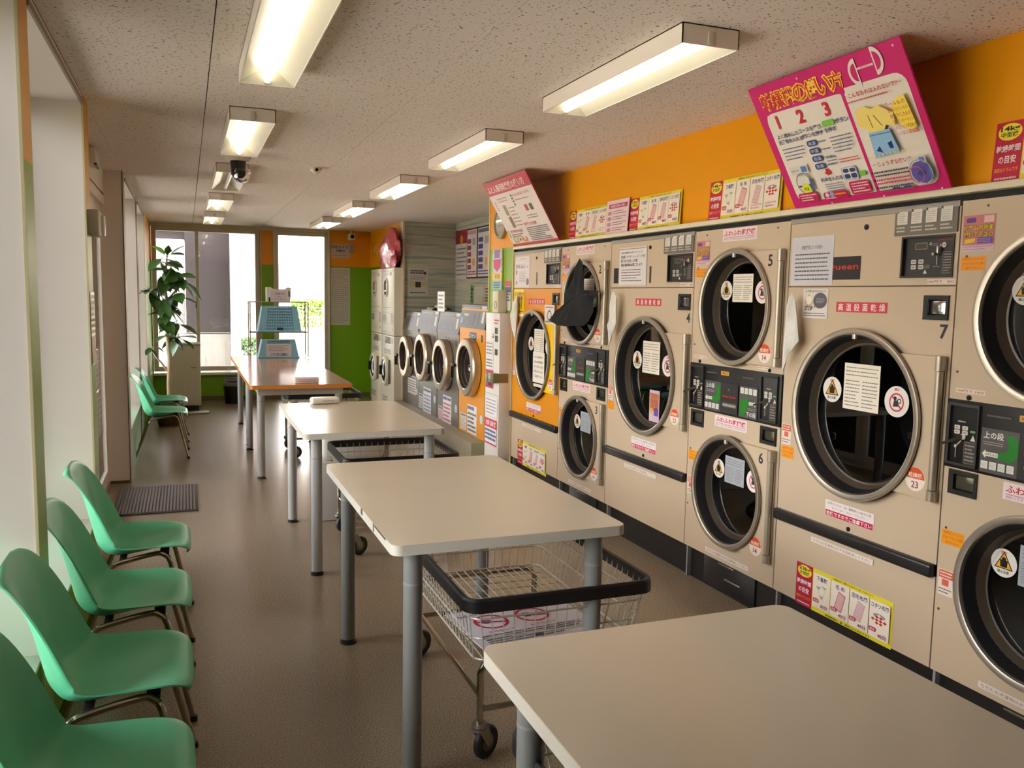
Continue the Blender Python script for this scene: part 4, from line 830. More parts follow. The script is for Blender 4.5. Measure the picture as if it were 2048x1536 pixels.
table('third white folding table, a pack of wipes on its far edge', .597, 1.415, 4.725, 6.10, [(.675, 4.80), (1.335, 4.80), (.675, 5.99), (1.335, 5.99)], TOP_W, EDGE_W, LEG_S, group=GT)
GB = 'brown folding tables by the far window'
table('nearer brown wood-top table with a paper box on it', .487, 1.345, 7.33, 9.09, [(.585, 7.50), (1.25, 7.50), (.585, 8.93), (1.25, 8.93)], TOP_B, EDGE_B, LEG_S, rail=True, rr_=.03, group=GB)
table('farther brown wood-top table holding the light blue baskets', .495, 1.365, 9.11, 10.87, [(.60, 9.24), (1.25, 9.24), (.60, 10.72), (1.25, 10.72)], TOP_B, EDGE_B, LEG_S, rail=True, rr_=.03, group=GB)

WIRE = mat('chromed_white_wire', (206, 198, 182), .3, metal=.25)
CHROME = mat('chrome_tube', (200, 192, 178), .14, metal=1.0)
RUB = mat('black_rubber_bumper', (26, 24, 25), .38)
TYRE = mat('grey_black_tyre', (44, 42, 40), .5); HUB = mat('grey_hub', (126, 122, 114), .45); FORK = mat('zinc_fork', (170, 164, 150), .3, metal=.8)
def rr_path(a, b, r, z, n=5): return [(x, y, z) for x, y in rrect(-a, -b, a, b, r, n)]
def caster(parent, x, y, ang):
    c = part('caster', MB().cyl((0, 0, .128), (0, 0, .140), .026, n=16).cyl((0, 0, .116), (0, 0, .126), .030, n=16), FORK, parent); c.location = (x, y, 0); c.rotation_euler = (0, 0, ang)
    # wheel trails behind the stem
    part('wheel', MB().lathe([(.030, -.0135), (.052, -.0135), (.0585, -.008), (.0585, .008), (.052, .0135), (.030, .0135)], (.035, 0, .0585), 'y', 28), TYRE, c)
    part('wheel_hub', MB().lathe([(.0005, -.0115), (.046, -.0118), (.046, .0118), (.0005, .0115)], (.035, 0, .0585), 'y', 24), HUB, c)
    m = MB()
    for s in (-1, 1): m.add([(-.022, s * .017, .122), (.028, s * .017, .122), (.05, s * .017, .062), (.035, s * .017, .044), (.022, s * .017, .052), (-.022, s * .020, .122), (.028, s * .020, .122), (.05, s * .020, .062), (.035, s * .020, .044), (.022, s * .020, .052)], [(0, 1, 2, 3, 4), (9, 8, 7, 6, 5), (0, 5, 6, 1), (1, 6, 7, 2), (2, 7, 8, 3), (3, 8, 9, 4), (4, 9, 5, 0)])
    m.box(-.024, -.020, .118, .030, .020, .124); m.cyl((.035, -.022, .0585), (.035, .022, .0585), .006, n=8); part('fork', m, FORK, c)
def cart(label, cx, cy, ax, by, hr=.62, hb=.385, angs=(.5, .9, .3, 1.2), shrink=.05, group='wire laundry carts under the tables', rz=0):
    t = thing('laundry_cart', label, 'cart', (cx, cy, 0), rz, group)
    m = MB(); P = rr_path(ax, by, .055, 0)
    n = len(P); z0 = hr - .022
    pro = [(.006, 0), (.006, .040), (.0, .048), (-.012, .046), (-.016, .038), (-.016, .006), (-.006, 0)]
    vs = []
    for i, (x, y, _) in enumerate(P):
        nx, ny = (x / ax if abs(x) > ax - .056 else 0), (y / by if abs(y) > by - .056 else 0)
        d = Vector((max(-1, min(1, (x - math.copysign(max(0, ax - .055), x)) / .055)) if abs(x) > ax - .055 else 0, (y - math.copysign(max(0, by - .055), y)) / .055 if abs(y) > by - .055 else 0, 0))
        d = d.normalized() if d.length > 1e-6 else Vector((0, 0, 0))
        vs += [(x + d.x * u, y + d.y * u, z0 + w - .02) for u, w in pro]
    K = len(pro); fs = [(i * K + k, i * K + (k + 1) % K, ((i + 1) % n) * K + (k + 1) % K, ((i + 1) % n) * K + k) for i in range(n) for k in range(K)]
    part('rim_bumper', MB().add(vs, fs), RUB, t)
    ia, ib = ax - .012, by - .012; ba, bb = ax - shrink, by - shrink
    w = MB()
    def lv(f): return ba + (ia - ba) * f, bb + (ib - bb) * f, hb + (hr - hb) * f
    for f, r in ((0, .0042), (.36, .0034), (.68, .0034)):
        a, b, z = lv(f); w.tube(rr_path(a, b, .05, z, 4), r, 6, closed=True)
    nx, ny = int(2 * ia / .045), int(2 * ib / .045)
    top, bot = lv(.98), lv(0)
    for i in range(nx + 1):
        f = -1 + 2 * i / nx
        for s in (-1, 1): w.tube([(f * (top[0] - .03), s * top[1], top[2]), (f * (bot[0] - .03), s * bot[1], bot[2])], .0021, 5)
        w.tube([(f * (bot[0] - .03), -bot[1], hb), (f * (bot[0] - .03), bot[1], hb)], .0021, 5)
    for i in range(ny + 1):
        f = -1 + 2 * i / ny
        for s in (-1, 1): w.tube([(s * top[0], f * (top[1] - .03), top[2]), (s * bot[0], f * (bot[1] - .03), bot[2])], .0021, 5)
        if i % 2 == 0: w.tube([(-bot[0], f * (bot[1] - .03), hb - .004), (bot[0], f * (bot[1] - .03), hb - .004)], .0021, 5)
    part('wire_basket', w, WIRE, t, kind='stuff')
    fx, fy = ba - .02, bb - .015
    k = 0
    for sy in (-1, 1):
        fr = MB(); fr.tube([(-fx, sy * fy, .14), (-fx, sy * fy, hb - .05), (-fx + .015, sy * fy, hb - .022), (-fx + .05, sy * fy, hb - .012), (fx - .05, sy * fy, hb - .012), (fx - .015, sy * fy, hb - .022), (fx, sy * fy, hb - .05), (fx, sy * fy, .14)], .0125, 10)
        part('frame_tube', fr, CHROME, t)
    part('side_bar', MB().tube([(-fx, -fy, .235), (-fx, fy, .235)], .009, 8), CHROME, t); part('side_bar', MB().tube([(fx, -fy, .235), (fx, fy, .235)], .009, 8), CHROME, t)
    part('cross_bar', MB().tube([(-fx, -fy, .19), (fx, -fy, .19)], .011, 8), CHROME, t); part('cross_bar', MB().tube([(-fx, fy, .19), (fx, fy, .19)], .011, 8), CHROME, t)
    for sx in (-1, 1):
        for sy in (-1, 1): caster(t, sx * fx, sy * fy, angs[k]); k += 1
    return t
c1 = cart('wire cart under the second white table, showing its black rim and a printed sheet inside', 1.205, 3.075, .355, .51, .60, .37, (.55, .5, 2.2, 1.9))
def cartsheet(p, w, h):
    p.text('当店のお客様専用カートです', w * .45, h * .86, h * .07, (60, 56, 60), w=w * .8, bold=.02)
    for cx in (.27, .62): p.ring(w * cx, h * .62, h * .155, h * .19, (190, 30, 66)).circ(w * cx - .02, h * .64, .022, (110, 90, 96), 14).line(w * cx - .06, h * .66, w * cx + .06, h * .56, .012, (190, 30, 66))
    p.text('のらないで', w * .27, h * .36, h * .05, (190, 40, 66), w=w * .22).text('おさないで', w * .62, h * .36, h * .05, (190, 40, 66), w=w * .22).lines(w * .08, h * .06, w * .9, h * .30, 5, (70, 66, 72), .45, 3).rect(w * .45, h * .08, w * .52, h * .18, (40, 60, 90))
p = PR(0); cartsheet(p, .5, .36); mb, ms = merged(MB().box(0, 0, 0, .5, .003, .36), pm((226, 216, 220)), p); mb.xf(Matrix.Rotation(-PI / 2, 4, 'X'))
o = part('cart_notice', mb, ms, angle=0); o.location = (.95, 2.68, .3775); o.rotation_euler = (0, 0, math.radians(6)); tag(o, 'printed sheet with two red circles lying in the wire cart', 'notice')
cart('wire cart under the third white table, empty black-rimmed basket', 1.235, 5.35, .365, .335, .615, .385, (.4, .6, .2, .7))
cart('wire cart under the nearer brown table', 1.245, 8.62, .37, .34, .63, .40, (.3, .6, .2, .7))
cart('wire cart under the nearest white table, only its black corner in view', 1.02, 1.25, .33, .52, .60, .37, (.5, .9, 2.3, 1.2), rz=0)
# ================================================================ green shell chairs (local frame: faces +x, front edge of the seat at x = 0)
SHELL_M = mat('mint_green_polypropylene', (96, 192, 146), .36, spec=.45)
CHR = mat('chair_chrome', (186, 174, 156), .16, metal=1.0)
def catmull(P, n):
    out = []; P = [P[0]] + P + [P[-1]]
    for i in range(1, len(P) - 2):
        for k in range(n):
            t = k / n; a, b, c, d = (Vector(P[i + j]) for j in (-1, 0, 1, 2))
            out.append(.5 * ((2 * b) + (c - a) * t + (2 * a - 5 * b + 4 * c - d) * t * t + (3 * b - a - 3 * c + d) * t ** 3))
    out.append(Vector(P[-2])); return out
def shell_mesh():
    # centre line x, z | half width | edge lift toward the sitter
    K = [(-.004, .392, .150, -.004), (.004, .416, .178, -.006), (-.010, .440, .198, -.004), (-.05, .447, .214, .008), (-.11, .438, .226, .024), (-.20, .420, .232, .044), (-.285, .406, .233, .062), (-.345, .414, .232, .076), (-.385, .455, .229, .082), (-.407, .535, .225, .070), (-.428, .63, .220, .050), (-.451, .715, .212, .028), (-.474, .775, .196, .008), (-.494, .806, .166, -.010), (-.508, .816, .118, -.022)]
    prof = catmull([(a, 0, b) for a, b, _, _ in K], 4); ex = catmull([(c, d, 0) for _, _, c, d in K], 4)
    T = [-1, -.94, -.84, -.7, -.5, -.25, 0, .25, .5, .7, .84, .94, 1]; vs = []; N = len(prof)
    for off in (0, -.0055):
        for i in range(N):
            d = (prof[min(i + 1, N - 1)] - prof[max(i - 1, 0)]).normalized(); nrm = Vector((d.z, 0, -d.x))
            hw, lift = ex[i].x, ex[i].y
            for t in T:
                e = max(0, (abs(t) - .45) / .55); k = e * e
                lip = max(0, (abs(t) - .9) / .1)
                p = prof[i] + nrm * (lift * k - .006 * lip + off * (1 if True else 0)) + Vector((0, t * hw, 0))
                vs.append(p)
    W_ = len(T); fs = []; o = N * W_
    for i in range(N - 1):
        for j in range(W_ - 1):
            a = i * W_ + j; fs.append((a, a + 1, a + W_ + 1, a + W_)); fs.append((o + a, o + a + W_, o + a + W_ + 1, o + a + 1))
    ring = [j for j in range(W_)] + [i * W_ + W_ - 1 for i in range(1, N)] + [(N - 1) * W_ + j for j in range(W_ - 2, -1, -1)] + [i * W_ for i in range(N - 2, 0, -1)]
    for a, b in zip(ring, ring[1:] + ring[:1]): fs.append((b, a, o + a, o + b))
    m = MB(); m.add(vs, fs); return m
def make_chair():
    t = thing('shell_chair', 'green chair', 'chair')
    part('seat_shell', shell_mesh(), SHELL_M, t, angle=60)
    for s in (-1, 1):
        pts = catmull([(-.475, s * .255, .012), (-.40, s * .235, .20), (-.345, s * .220, .345), (-.325, s * .213, .378), (-.285, s * .206, .392), (-.15, s * .20, .416), (-.11, s * .203, .408), (-.085, s * .21, .372), (-.05, s * .228, .22), (.0, s * .25, .012)], 4)
        part('leg_frame', MB().tube(pts, .0115, 10), CHR, t)
        for x in (-.475, .0): part('foot_cap', MB().cyl((x, s * (.256 if x < -.1 else .251), 0), (x, s * (.254 if x < -.1 else .249), .02), .0135, n=10), FOOT, t)
    part('cross_bracket', MB().rbox(-.13, -.20, .405, -.09, .20, .417, .004), FOOT, t); part('cross_bracket', MB().rbox(-.30, -.20, .39, -.27, .20, .402, .004), FOOT, t)
    return t
ch0 = make_chair()
CH = [(2.16, 0, 'nearest green shell chair, mostly cut off at the bottom left corner'), (2.80, 0, 'green shell chair second from the near end of the row along the windows'), (3.50, 0, 'green shell chair third from the near end, its back before the green pillar'),
      (4.27, 0, 'green shell chair farthest of the near group of four, just before the door mat'), (8.86, 1, 'green shell chair nearer of the two beside the rubber plant'), (9.80, 1, 'green shell chair farther of the two, right before the rubber plant')]
for i, (y, g, lab) in enumerate(CH):
    c = ch0 if i == 0 else dup(ch0); c.location = (-.004, y, 0); c['label'] = lab; c['group'] = 'green shell chairs along the window wall'
# door mat
dm = thing('door_mat', 'grey ribbed mat on the floor inside the entrance door', 'mat', (-.235, 6.95, 0))
part('mat_base', MB().rbox(-.29, -.455, 0, .29, .455, .010, .004), mat('mat_rubber', (84, 76, 74), .7), dm)
m = MB()
for k in range(24): m.box(-.275 + k * .0232, -.44, .009, -.275 + k * .0232 + .012, .44, .0135)
part('mat_ribs', m, mat('mat_rib', (112, 102, 98), .75), dm, kind='stuff')
# ================================================================ washers in the niche, stack units, soap vending box
GREYW = mat('grey_washer_enamel', (112, 104, 94), .36, metal=.25)
GREYD = mat('dark_washer_panel', (84, 76, 70), .45)
ORW = mat('orange_washer_enamel', (226, 146, 20), .38)
WRING = mat('cast_door_ring', (198, 180, 156), .28, metal=.75); WRUB = mat('brown_black_seal', (58, 44, 36), .4)
WG = glass_mat('washer_glass', tint=(.7, .7, .7))
def washer(y1, y0, zt, cz, r, cu, label, col, sheets, tag_txt):
    w = y1 - y0; t = thing('front_load_washer', label, 'washer', (2.69, y1, .2), R90, 'front loading washers in the niche'); zt -= .2; cz -= .2
    part('washer_body', MB().plate([(.004, 0), (w - .004, 0), (w - .004, zt - .235), (.004, zt - .235)], [circle(cu, cz, r - .05, 40)], 0, .02).box(.004, .02, 0, .01, .62, zt - .03).box(w - .01, .02, 0, w - .004, .62, zt - .03).box(.004, .6, 0, w - .004, .62, zt - .03).box(.004, .02, zt - .06, w - .004, .62, zt - .04), col, t)
    cp = part('control_panel', MB().add([(.004, -.012, zt - .235), (w - .004, -.012, zt - .235), (w - .004, .03, zt), (.004, .03, zt), (.004, .2, zt - .235), (w - .004, .2, zt - .235), (w - .004, .2, zt), (.004, .2, zt)], [(0, 1, 2, 3), (3, 2, 6, 7), (0, 3, 7, 4), (1, 5, 6, 2), (4, 7, 6, 5), (0, 4, 5, 1)]), GREYD, t)
    p = PR(-.0128); k = lambda f: zt - .235 + f * .235
    sh = Matrix.Identity(4); sh[1][2] = .042 / .235
    p.mb.v = []; y_ = 0
    p.y = -.001
    p.rect(w * .08, .03, w * .55, .14, (70, 63, 58)).rect(w * .6, .05, w * .72, .14, (78, 70, 64)).rect(w * .84, .06, w * .92, .17, (206, 196, 176)).rect(w * .78, .19, w * .95, .225, (200, 192, 180)).lines(w * .08, .19, w * .72, .22, 1, (160, 152, 142), .5, 3)
    for x in (.3, .64): p.line(w * x, .04, w * x, .075, .006, (196, 186, 172))
    if col is ORW: p.rect(w * .16, .12, w * .33, .145, (222, 190, 80)).rect(w * .06, .04, w * .14, .1, (130, 150, 190))
    p.mb.xf(Matrix.Translation((0, -.012, zt - .235)) @ sh); p.part('panel_print', cp)
    p = PR(-.0006); p.rect(cu - .11, zt - .345, cu + .12, zt - .275, (40, 44, 70) if col is ORW else (70, 64, 66)).text(tag_txt, cu, zt - .31, .045, (232, 226, 222), w=.19, bold=.02).rect(w - .13, zt - .36, w - .075, zt - .29, (60, 52, 46))
    for (x0, z0, x1, z1, c, ink) in sheets:
        p.rect(x0, z0 - .2, x1, z1 - .2, c)
        if ink == 'clock': continue
        p.lines(x0 + .01, z1 - .2 - (z1 - z0) * .2, x1 - .01, z1 - .205, 1, (70, 80, 120), .7, int(x0 * 90)); p.lines(x0 + .015, z0 - .19, x1 - .015, z1 - .2 - (z1 - z0) * .24, 5, ink, .55, int(x1 * 70))
    if w > .3: p.circ(w - .085, .2, .045, (196, 206, 206), 22)
    p.part('front_labels', t)
    d = part('door', MB().lathe([(r - .012, 0), (r, -.01), (r, -.075), (r - .012, -.09), (r - .07, -.095), (r - .078, -.088)], (cu, 0, cz), 'y', 56), WRING, t)
    part('door_seal', MB().lathe([(r - .078, -.088), (r - .085, -.06), (r - .10, -.058), (r - .106, -.03), (r - .122, -.026), (r - .13, .03)], (cu, 0, cz), 'y', 48), WRUB, d)
    part('door_glass', MB().lathe([(r - .108, -.03), (r - .13, .015), (r * .35, .06), (.0005, .068)], (cu, 0, cz), 'y', 40), WG, d)
    part('door_handle', MB().rbox(cu - r - .105, -.115, cz - .02, cu - r + .02, -.085, cz + .015, .006).rbox(cu - r - .105, -.115, cz - .135, cu - r - .075, -.085, cz + .015, .006), BLACK, d)
    q = PR(-.02); q.poly([(cu + .03, cz - .15), (cu + .15, cz - .15), (cu + .15, cz + .05), (cu + .03, cz + .05)], (200, 214, 230)).rect(cu + .045, cz - .13, cu + .135, cz - .04, (70, 110, 180)).lines(cu + .04, cz - .02, cu + .14, cz + .04, 2, (120, 100, 70), .5, 3)
    q.part('door_sticker', d); part('drum', MB().lathe([(r - .055, .02), (r - .02, .10), (r - .02, .5), (.0005, .52)], (cu, 0, cz), 'y', 36), mat('steel_drum', (120, 112, 102), .35, metal=.8), t)
    return t
WP = (236, 226, 220)
washer(10.965, 10.17, 1.395, .82, .262, .315, 'farthest grey washer of the niche, half behind the cream post', GREYW, [(.25, .345, .66, .42, (222, 214, 204), (120, 112, 108)), (.25, .36, .66, .58, (232, 224, 214), (110, 104, 100))], 'コイン')
washer(10.165, 9.355, 1.43, .865, .285, .35, 'second grey washer of the niche, blue sheet on its lower front', GREYW, [(.0, .22, .28, .40, (216, 208, 198), (150, 142, 136)), (.22, .2, .57, .50, WP, (110, 150, 180))], 'コイン')
washer(9.345, 8.52, 1.43, .845, .285, .36, 'third grey washer of the niche, pink sheet on its lower front', GREYW, [(.06, .19, .3, .355, (226, 196, 196), (190, 140, 150)), (.25, .2, .57, .50, WP, (186, 90, 120))], 'コイン')
washer(8.51, 7.68, 1.52, .893, .292, .44, 'orange washer beside the slim white vending cabinet', ORW, [(.07, .22, .27, .39, (226, 220, 206), (180, 174, 160)), (.3, .215, .6, .505, WP, (70, 80, 70))], 'コイン')
# two built-in stacked washer-dryers
CREAMW = mat('cream_white_enamel', (228, 218, 194), .38)
def stack_unit(y1, y0, label):
    w = y1 - y0; t = thing('stacked_washer_dryer', label, 'washer', (2.57, y1, 0), R90, 'stacked washer dryers by the far green wall')
    part('upper_cabinet', MB().rbox(.004, 0, 1.06, w - .004, .24, 1.965, .006), CREAMW, t); part('lower_cabinet', MB().rbox(.004, 0, .02, w - .004, .24, 1.053, .006), CREAMW, t)
    p = PR(-.0006); p.line(.02, 1.925, w - .02, 1.925, .006, (206, 150, 140)).text('コインドライ', w * .45, 1.885, .035, (140, 130, 120), w=w * .5).rect(w * .7, 1.86, w * .78, 1.91, (120, 112, 104)).lines(w * .1, 1.425, w * .8, 1.44, 1, (130, 120, 108), .5, 3).line(.03, 1.36, w - .06, 1.36, .004, (180, 168, 148)).rect(w * .74, 1.22, w * .92, 1.36, (176, 166, 148)).rect(w * .08, 1.24, w * .32, 1.33, (150, 146, 140)).rect(.04, 1.11, w - .15, 1.2, (218, 208, 184)).rect(w * .85, 1.13, w * .9, 1.155, (110, 100, 90))
    p.rect(w * .28, .945, w * .72, 1.035, (92, 84, 60)).poly([(w * .3, 1.02), (w * .4, 1.02), (w * .35, .98)], (220, 212, 190)).rect(w * .78, .95, w * .92, 1.03, (196, 186, 166)).lines(w * .22, .8, w * .74, .87, 3, (110, 104, 96), .55, 4).rect(w * .06, .12, w * .5, .22, (206, 196, 176)).lines(w * .08, .13, w * .48, .21, 2, (120, 112, 104), .5, 5)
    p.part('front_print', t)
    cu, cz = w * .36, 1.70
    part('dryer_window', MB().plate(rrect(cu - .11, cz - .125, cu + .11, cz + .125, .105, 8), [rrect(cu - .09, cz - .105, cu + .09, cz + .105, .088, 8)], -.016, 0), CREAMW, t)
    wi = part('window_dark', MB().plate(rrect(cu - .09, cz - .105, cu + .09, cz + .105, .088, 8), [], -.004, -.001), mat('dark_brown_window', (54, 44, 36), .15), t)
    part('window_bar', MB().rbox(cu - .07, -.02, cz - .055, cu + .085, -.006, cz - .03, .004).rbox(cu + .01, -.01, cz - .03, cu + .07, -.004, cz + .06, .004), mat('cream_bar', (214, 206, 190), .3), t)
    d = part('washer_door', MB().lathe([(.205, 0), (.21, -.02), (.195, -.05), (.165, -.055), (.15, -.035)], (w * .42, 0, .565), 'y', 40), CREAMW, t)
    part('door_glass', MB().lathe([(.155, -.04), (.10, -.06), (.0005, -.066)], (w * .42, 0, .565), 'y', 32), mat('dark_bubble_glass', (44, 40, 36), .12), d)
    part('door_handle', MB().rbox(w * .42 - .18, -.075, .50, w * .42 - .14, -.04, .63, .008), BLACK, d)
    part('hinge_strip', MB().rbox(w * .42 + .20, -.03, .40, w * .42 + .22, 0, .73, .004), mat('grey_strip', (120, 112, 102), .4), t)
stack_unit(12.49, 11.76, 'left one of the two built-in stacked washer dryers')
stack_unit(11.745, 11.005, 'right one of the two built-in stacked washer dryers, next to the cream post')
# pink wrapped bag on top of the stack
def bag_mesh():
    m = MB(); rg = random.Random(5); N, K = 22, 18; vs = []
    for i in range(N + 1):
        v = i / N
        for k in range(K):
            a = 2 * PI * k / K
            wy = .52 * (math.sin(PI * min(1, .12 + v * .88)) ** .45) * (1 - .45 * max(0, v - .45) / .55); wx = .09 * (math.sin(PI * (.1 + .85 * v)) ** .5)
            j = 1 + .10 * math.sin(5 * a + 9 * v) + rg.uniform(-.05, .05)
            vs.append((wx * math.cos(a) * j, wy * math.sin(a) * j + .22 * v * v, v * .53))
    fs = [(i * K + k, i * K + (k + 1) % K, (i + 1) * K + (k + 1) % K, (i + 1) * K + k) for i in range(N) for k in range(K)] + [tuple(range(K - 1, -1, -1)), tuple(range(N * K, N * K + K))]
    return m.add(vs, fs)
o = part('wrapped_bundle', bag_mesh().xf(Matrix.Rotation(PI, 4, 'Z')), mat('pink_film', (190, 74, 84), .2, noise=(7, .25), bump=(16, .5)), angle=60); o.location = (2.595, 11.42, 1.967)
tag(o, 'pink quilt bundle in clear film on top of the stacked machines', 'bundle')
# slim vending cabinet on the pier
t = thing('soap_vending_cabinet', 'slim white vending cabinet with coin slots beside the orange washer', 'vending machine', (2.57, 7.33, 0), R90)
part('cabinet_body', MB().rbox(0, 0, 0, .365, .12, 1.462, .004), mat('vending_white', (224, 216, 206), .4), t)
p = PR(-.0006)
p.lines(.22, 1.36, .37 - .02, 1.41, 2, (186, 90, 100), .6, 3).rect(.29, 1.415, .345, 1.455, (236, 230, 222))
for u, z in ((.245, 1.305), (.25, 1.235), (.25, 1.115)): p.rect(u, z - .028, u + .075, z + .028, (34, 28, 26))
p.rect(.17, 1.24, .22, 1.275, (60, 52, 50)).rect(.175, 1.25, .21, 1.272, (230, 226, 220))
p.rect(.02, .96, .21, 1.06, (238, 230, 226)).lines(.03, .965, .2, 1.05, 3, (100, 96, 104), .55, 4).rect(.02, 1.07, .21, 1.21, (230, 222, 216)).lines(.03, 1.08, .2, 1.2, 4, (130, 124, 126), .45, 5).rect(.02, .78, .225, .945, (182, 50, 90)).rect(.09, .80, .20, .905, (60, 24, 34)).line(.0, .73, .365, .73, .003, (120, 112, 106))
p.rect(.02, .53, .34, .70, (232, 226, 222)).lines(.04, .54, .32, .69, 5, (120, 116, 124), .3, 6).rect(.02, .42, .335, .50, (196, 46, 70)).text('洗剤 自販機', .18, .46, .05, (240, 226, 222), w=.27, bold=.02).rect(.02, .275, .335, .42, (232, 226, 222)).lines(.03, .30, .33, .41, 3, (70, 80, 130), .7, 7).rect(.02, .265, .335, .28, (190, 50, 80))
p.part('cabinet_print', t)
part('lock_bracket', MB().rbox(.16, -.055, .835, .24, 0, .915, .004).rbox(.24, -.055, .845, .366, .09, .93, .004), mat('olive_steel', (140, 132, 96), .35, metal=.5), t)
t = thing('card_dispenser', 'small cream dispenser box standing on the slim vending cabinet', 'dispenser', (2.60, 7.245, 1.462), R90)
part('dispenser_body', MB().rbox(0, 0, 0, .145, .085, .197, .006), mat('dispenser_cream', (220, 208, 180), .4), t); part('dispenser_ring', MB().lathe([(.028, 0), (.032, -.004), (.036, 0)], (.085, 0, .07), 'y', 24), mat('dispenser_slot', (150, 136, 110), .4), t)
# clock
t = thing('wall_clock', 'round white wall clock on the orange pier, half behind the small tilted sign', 'clock', (2.69, 7.245, 2.265), R90)
part('clock_case', MB().lathe([(.0005, 0), (.135, 0), (.14, -.01), (.14, -.035), (.13, -.045), (.118, -.045), (.114, -.03)], (0, 0, 0), 'y', 40), mat('clock_rim', (176, 162, 136), .35), t)
p = PR(-.03); p.circ(0, 0, .115, (232, 222, 206), 36)
for k in range(12): a = k * PI / 6; p.line(.092 * math.sin(a), .092 * math.cos(a), .105 * math.sin(a), .105 * math.cos(a), .005, (60, 54, 50))
p.line(0, 0, .02, .08, .005, (40, 36, 34)).line(0, 0, -.04, -.03, .006, (40, 36, 34)).circ(0, 0, .008, (40, 36, 34), 12).part('clock_face', t)
part('clock_glass', MB().lathe([(.0005, -.036), (.116, -.036)], (0, 0, 0), 'y', 32), GL, t, angle=0)
# hangers and posters on the pier
def pkg(p, w, h):
    p.rect(0, h * .0, w, h * .22, (150, 190, 190)).lines(w * .15, h * .03, w * .85, h * .2, 3, (60, 80, 90), .6, 3).rect(0, h * .24, w, h * .42, (240, 200, 80)).text('￥50', w * .55, h * .33, h * .11, (130, 60, 30), w=w * .5, bold=.02)
    p.rr(w * .06, h * .42, w * .94, h * .92, .04, (214, 206, 214)).poly([(w * .1, h * .75), (w * .9, h * .75), (w * .86, h * .55), (w * .5, h * .44), (w * .14, h * .55)], (206, 60, 110)).rect(w * .2, h * .78, w * .8, h * .98, (150, 110, 170))
sheet('soap_packet', 'pink soap packet display hanging on the green pier under the clock', 'packet', 2.686, 7.465, 1.67, .25, .37, pkg, (196, 206, 150), th=.012)
def smallp(p, w, h): p.rect(.0, h * .82, w, h, (196, 50, 70)).rect(0, h * .62, w, h * .8, (70, 70, 120)).lines(w * .08, h * .3, w * .9, h * .6, 3, (80, 80, 100), .6, 3).poly([(w * .2, h * .05), (w * .5, h * .05), (w * .4, h * .28)], (206, 190, 150))
sheet('poster', 'narrow red and blue poster on the green pier left of the dryers', 'poster', 2.688, 7.155, 1.485, .14, .262, smallp, (222, 212, 214))
# posters on the striped walls
sheet('poster', 'tall poster with a dark red heading, leftmost on the striped wall', 'poster', 3.408, 11.0 - .01, 1.83, .52, .64, lambda p, w, h: (p.rect(0, h * .72, w, h, (150, 40, 56)), p.circ(w * .5, h * .8, .06, (214, 130, 50), 20), p.lines(w * .08, h * .05, w * .92, h * .66, 7, (120, 110, 116), .4, 3)), (214, 204, 202))
def bl(c1, c2, s): return lambda p, w, h: (p.rect(w * .04, h * .03, w * .96, h * .97, (222, 210, 208)), p.rect(w * .06, h * .88, w * .9, h * .95, c1), [p.rect(w * .08, h * (.70 - .13 * i), w * .42, h * (.79 - .13 * i), c2) for i in range(5)], p.lines(w * .08, h * .06, w * .9, h * .16, 2, c2, .5, s), p.rect(w * .55, h * .66, w * .85, h * .8, (170, 166, 170)), p.circ(w * .68, h * .32, .05, (222, 160, 60), 16))
sheet('instruction_sign', 'middle poster of the three on the striped wall, red blocks', 'poster', 3.40, 10.45, 1.83, .41, .63, bl((190, 150, 160), (150, 70, 86), 4), (110, 44, 56), th=.01)
sheet('instruction_sign', 'right poster of the three on the striped wall, blue blocks', 'poster', 3.40, 10.03, 1.83, .50, .63, bl((90, 90, 120), (70, 74, 130), 5), (60, 44, 52), th=.01)
sheet('notice_board', 'long cream notice board under the posters on the striped wall', 'notice board', 3.40, 10.28, 1.50, .95, .24, lambda p, w, h: (p.rect(0, 0, w * .14, h, (110, 150, 90)), p.lines(w * .02, h * .1, w * .12, h * .9, 4, (40, 50, 40), .6, 3), p.rect(w * .2, h * .05, w * .5, h * .95, (196, 192, 170)), p.lines(w * .6, h * .15, w * .95, h * .9, 5, (80, 76, 70), .5, 4)), (206, 200, 178), th=.012)
def swp(p, w, h): p.lines(w * .1, h * .78, w * .8, h * .94, 2, (70, 66, 66), .7, 3).lines(w * .1, h * .55, w * .9, h * .74, 4, (150, 142, 136), .5, 4).rect(w * .02, h * .34, w * .98, h * .5, (186, 184, 140)).circ(w * .84, h * .82, .02, (50, 46, 46), 16).poly([(w * .36, h * .3), (w * .64, h * .3), (w * .64, h * .5), (w * .36, h * .5)], (70, 64, 60)).lines(w * .1, h * .08, w * .92, h * .14, 1, (60, 56, 60), .7, 5)
sheet('poster', 'grey and white poster on the striped wall beside the cream post', 'poster', 2.756, 10.998, 1.60, .27, .365, swp, (202, 196, 188), rz=0)
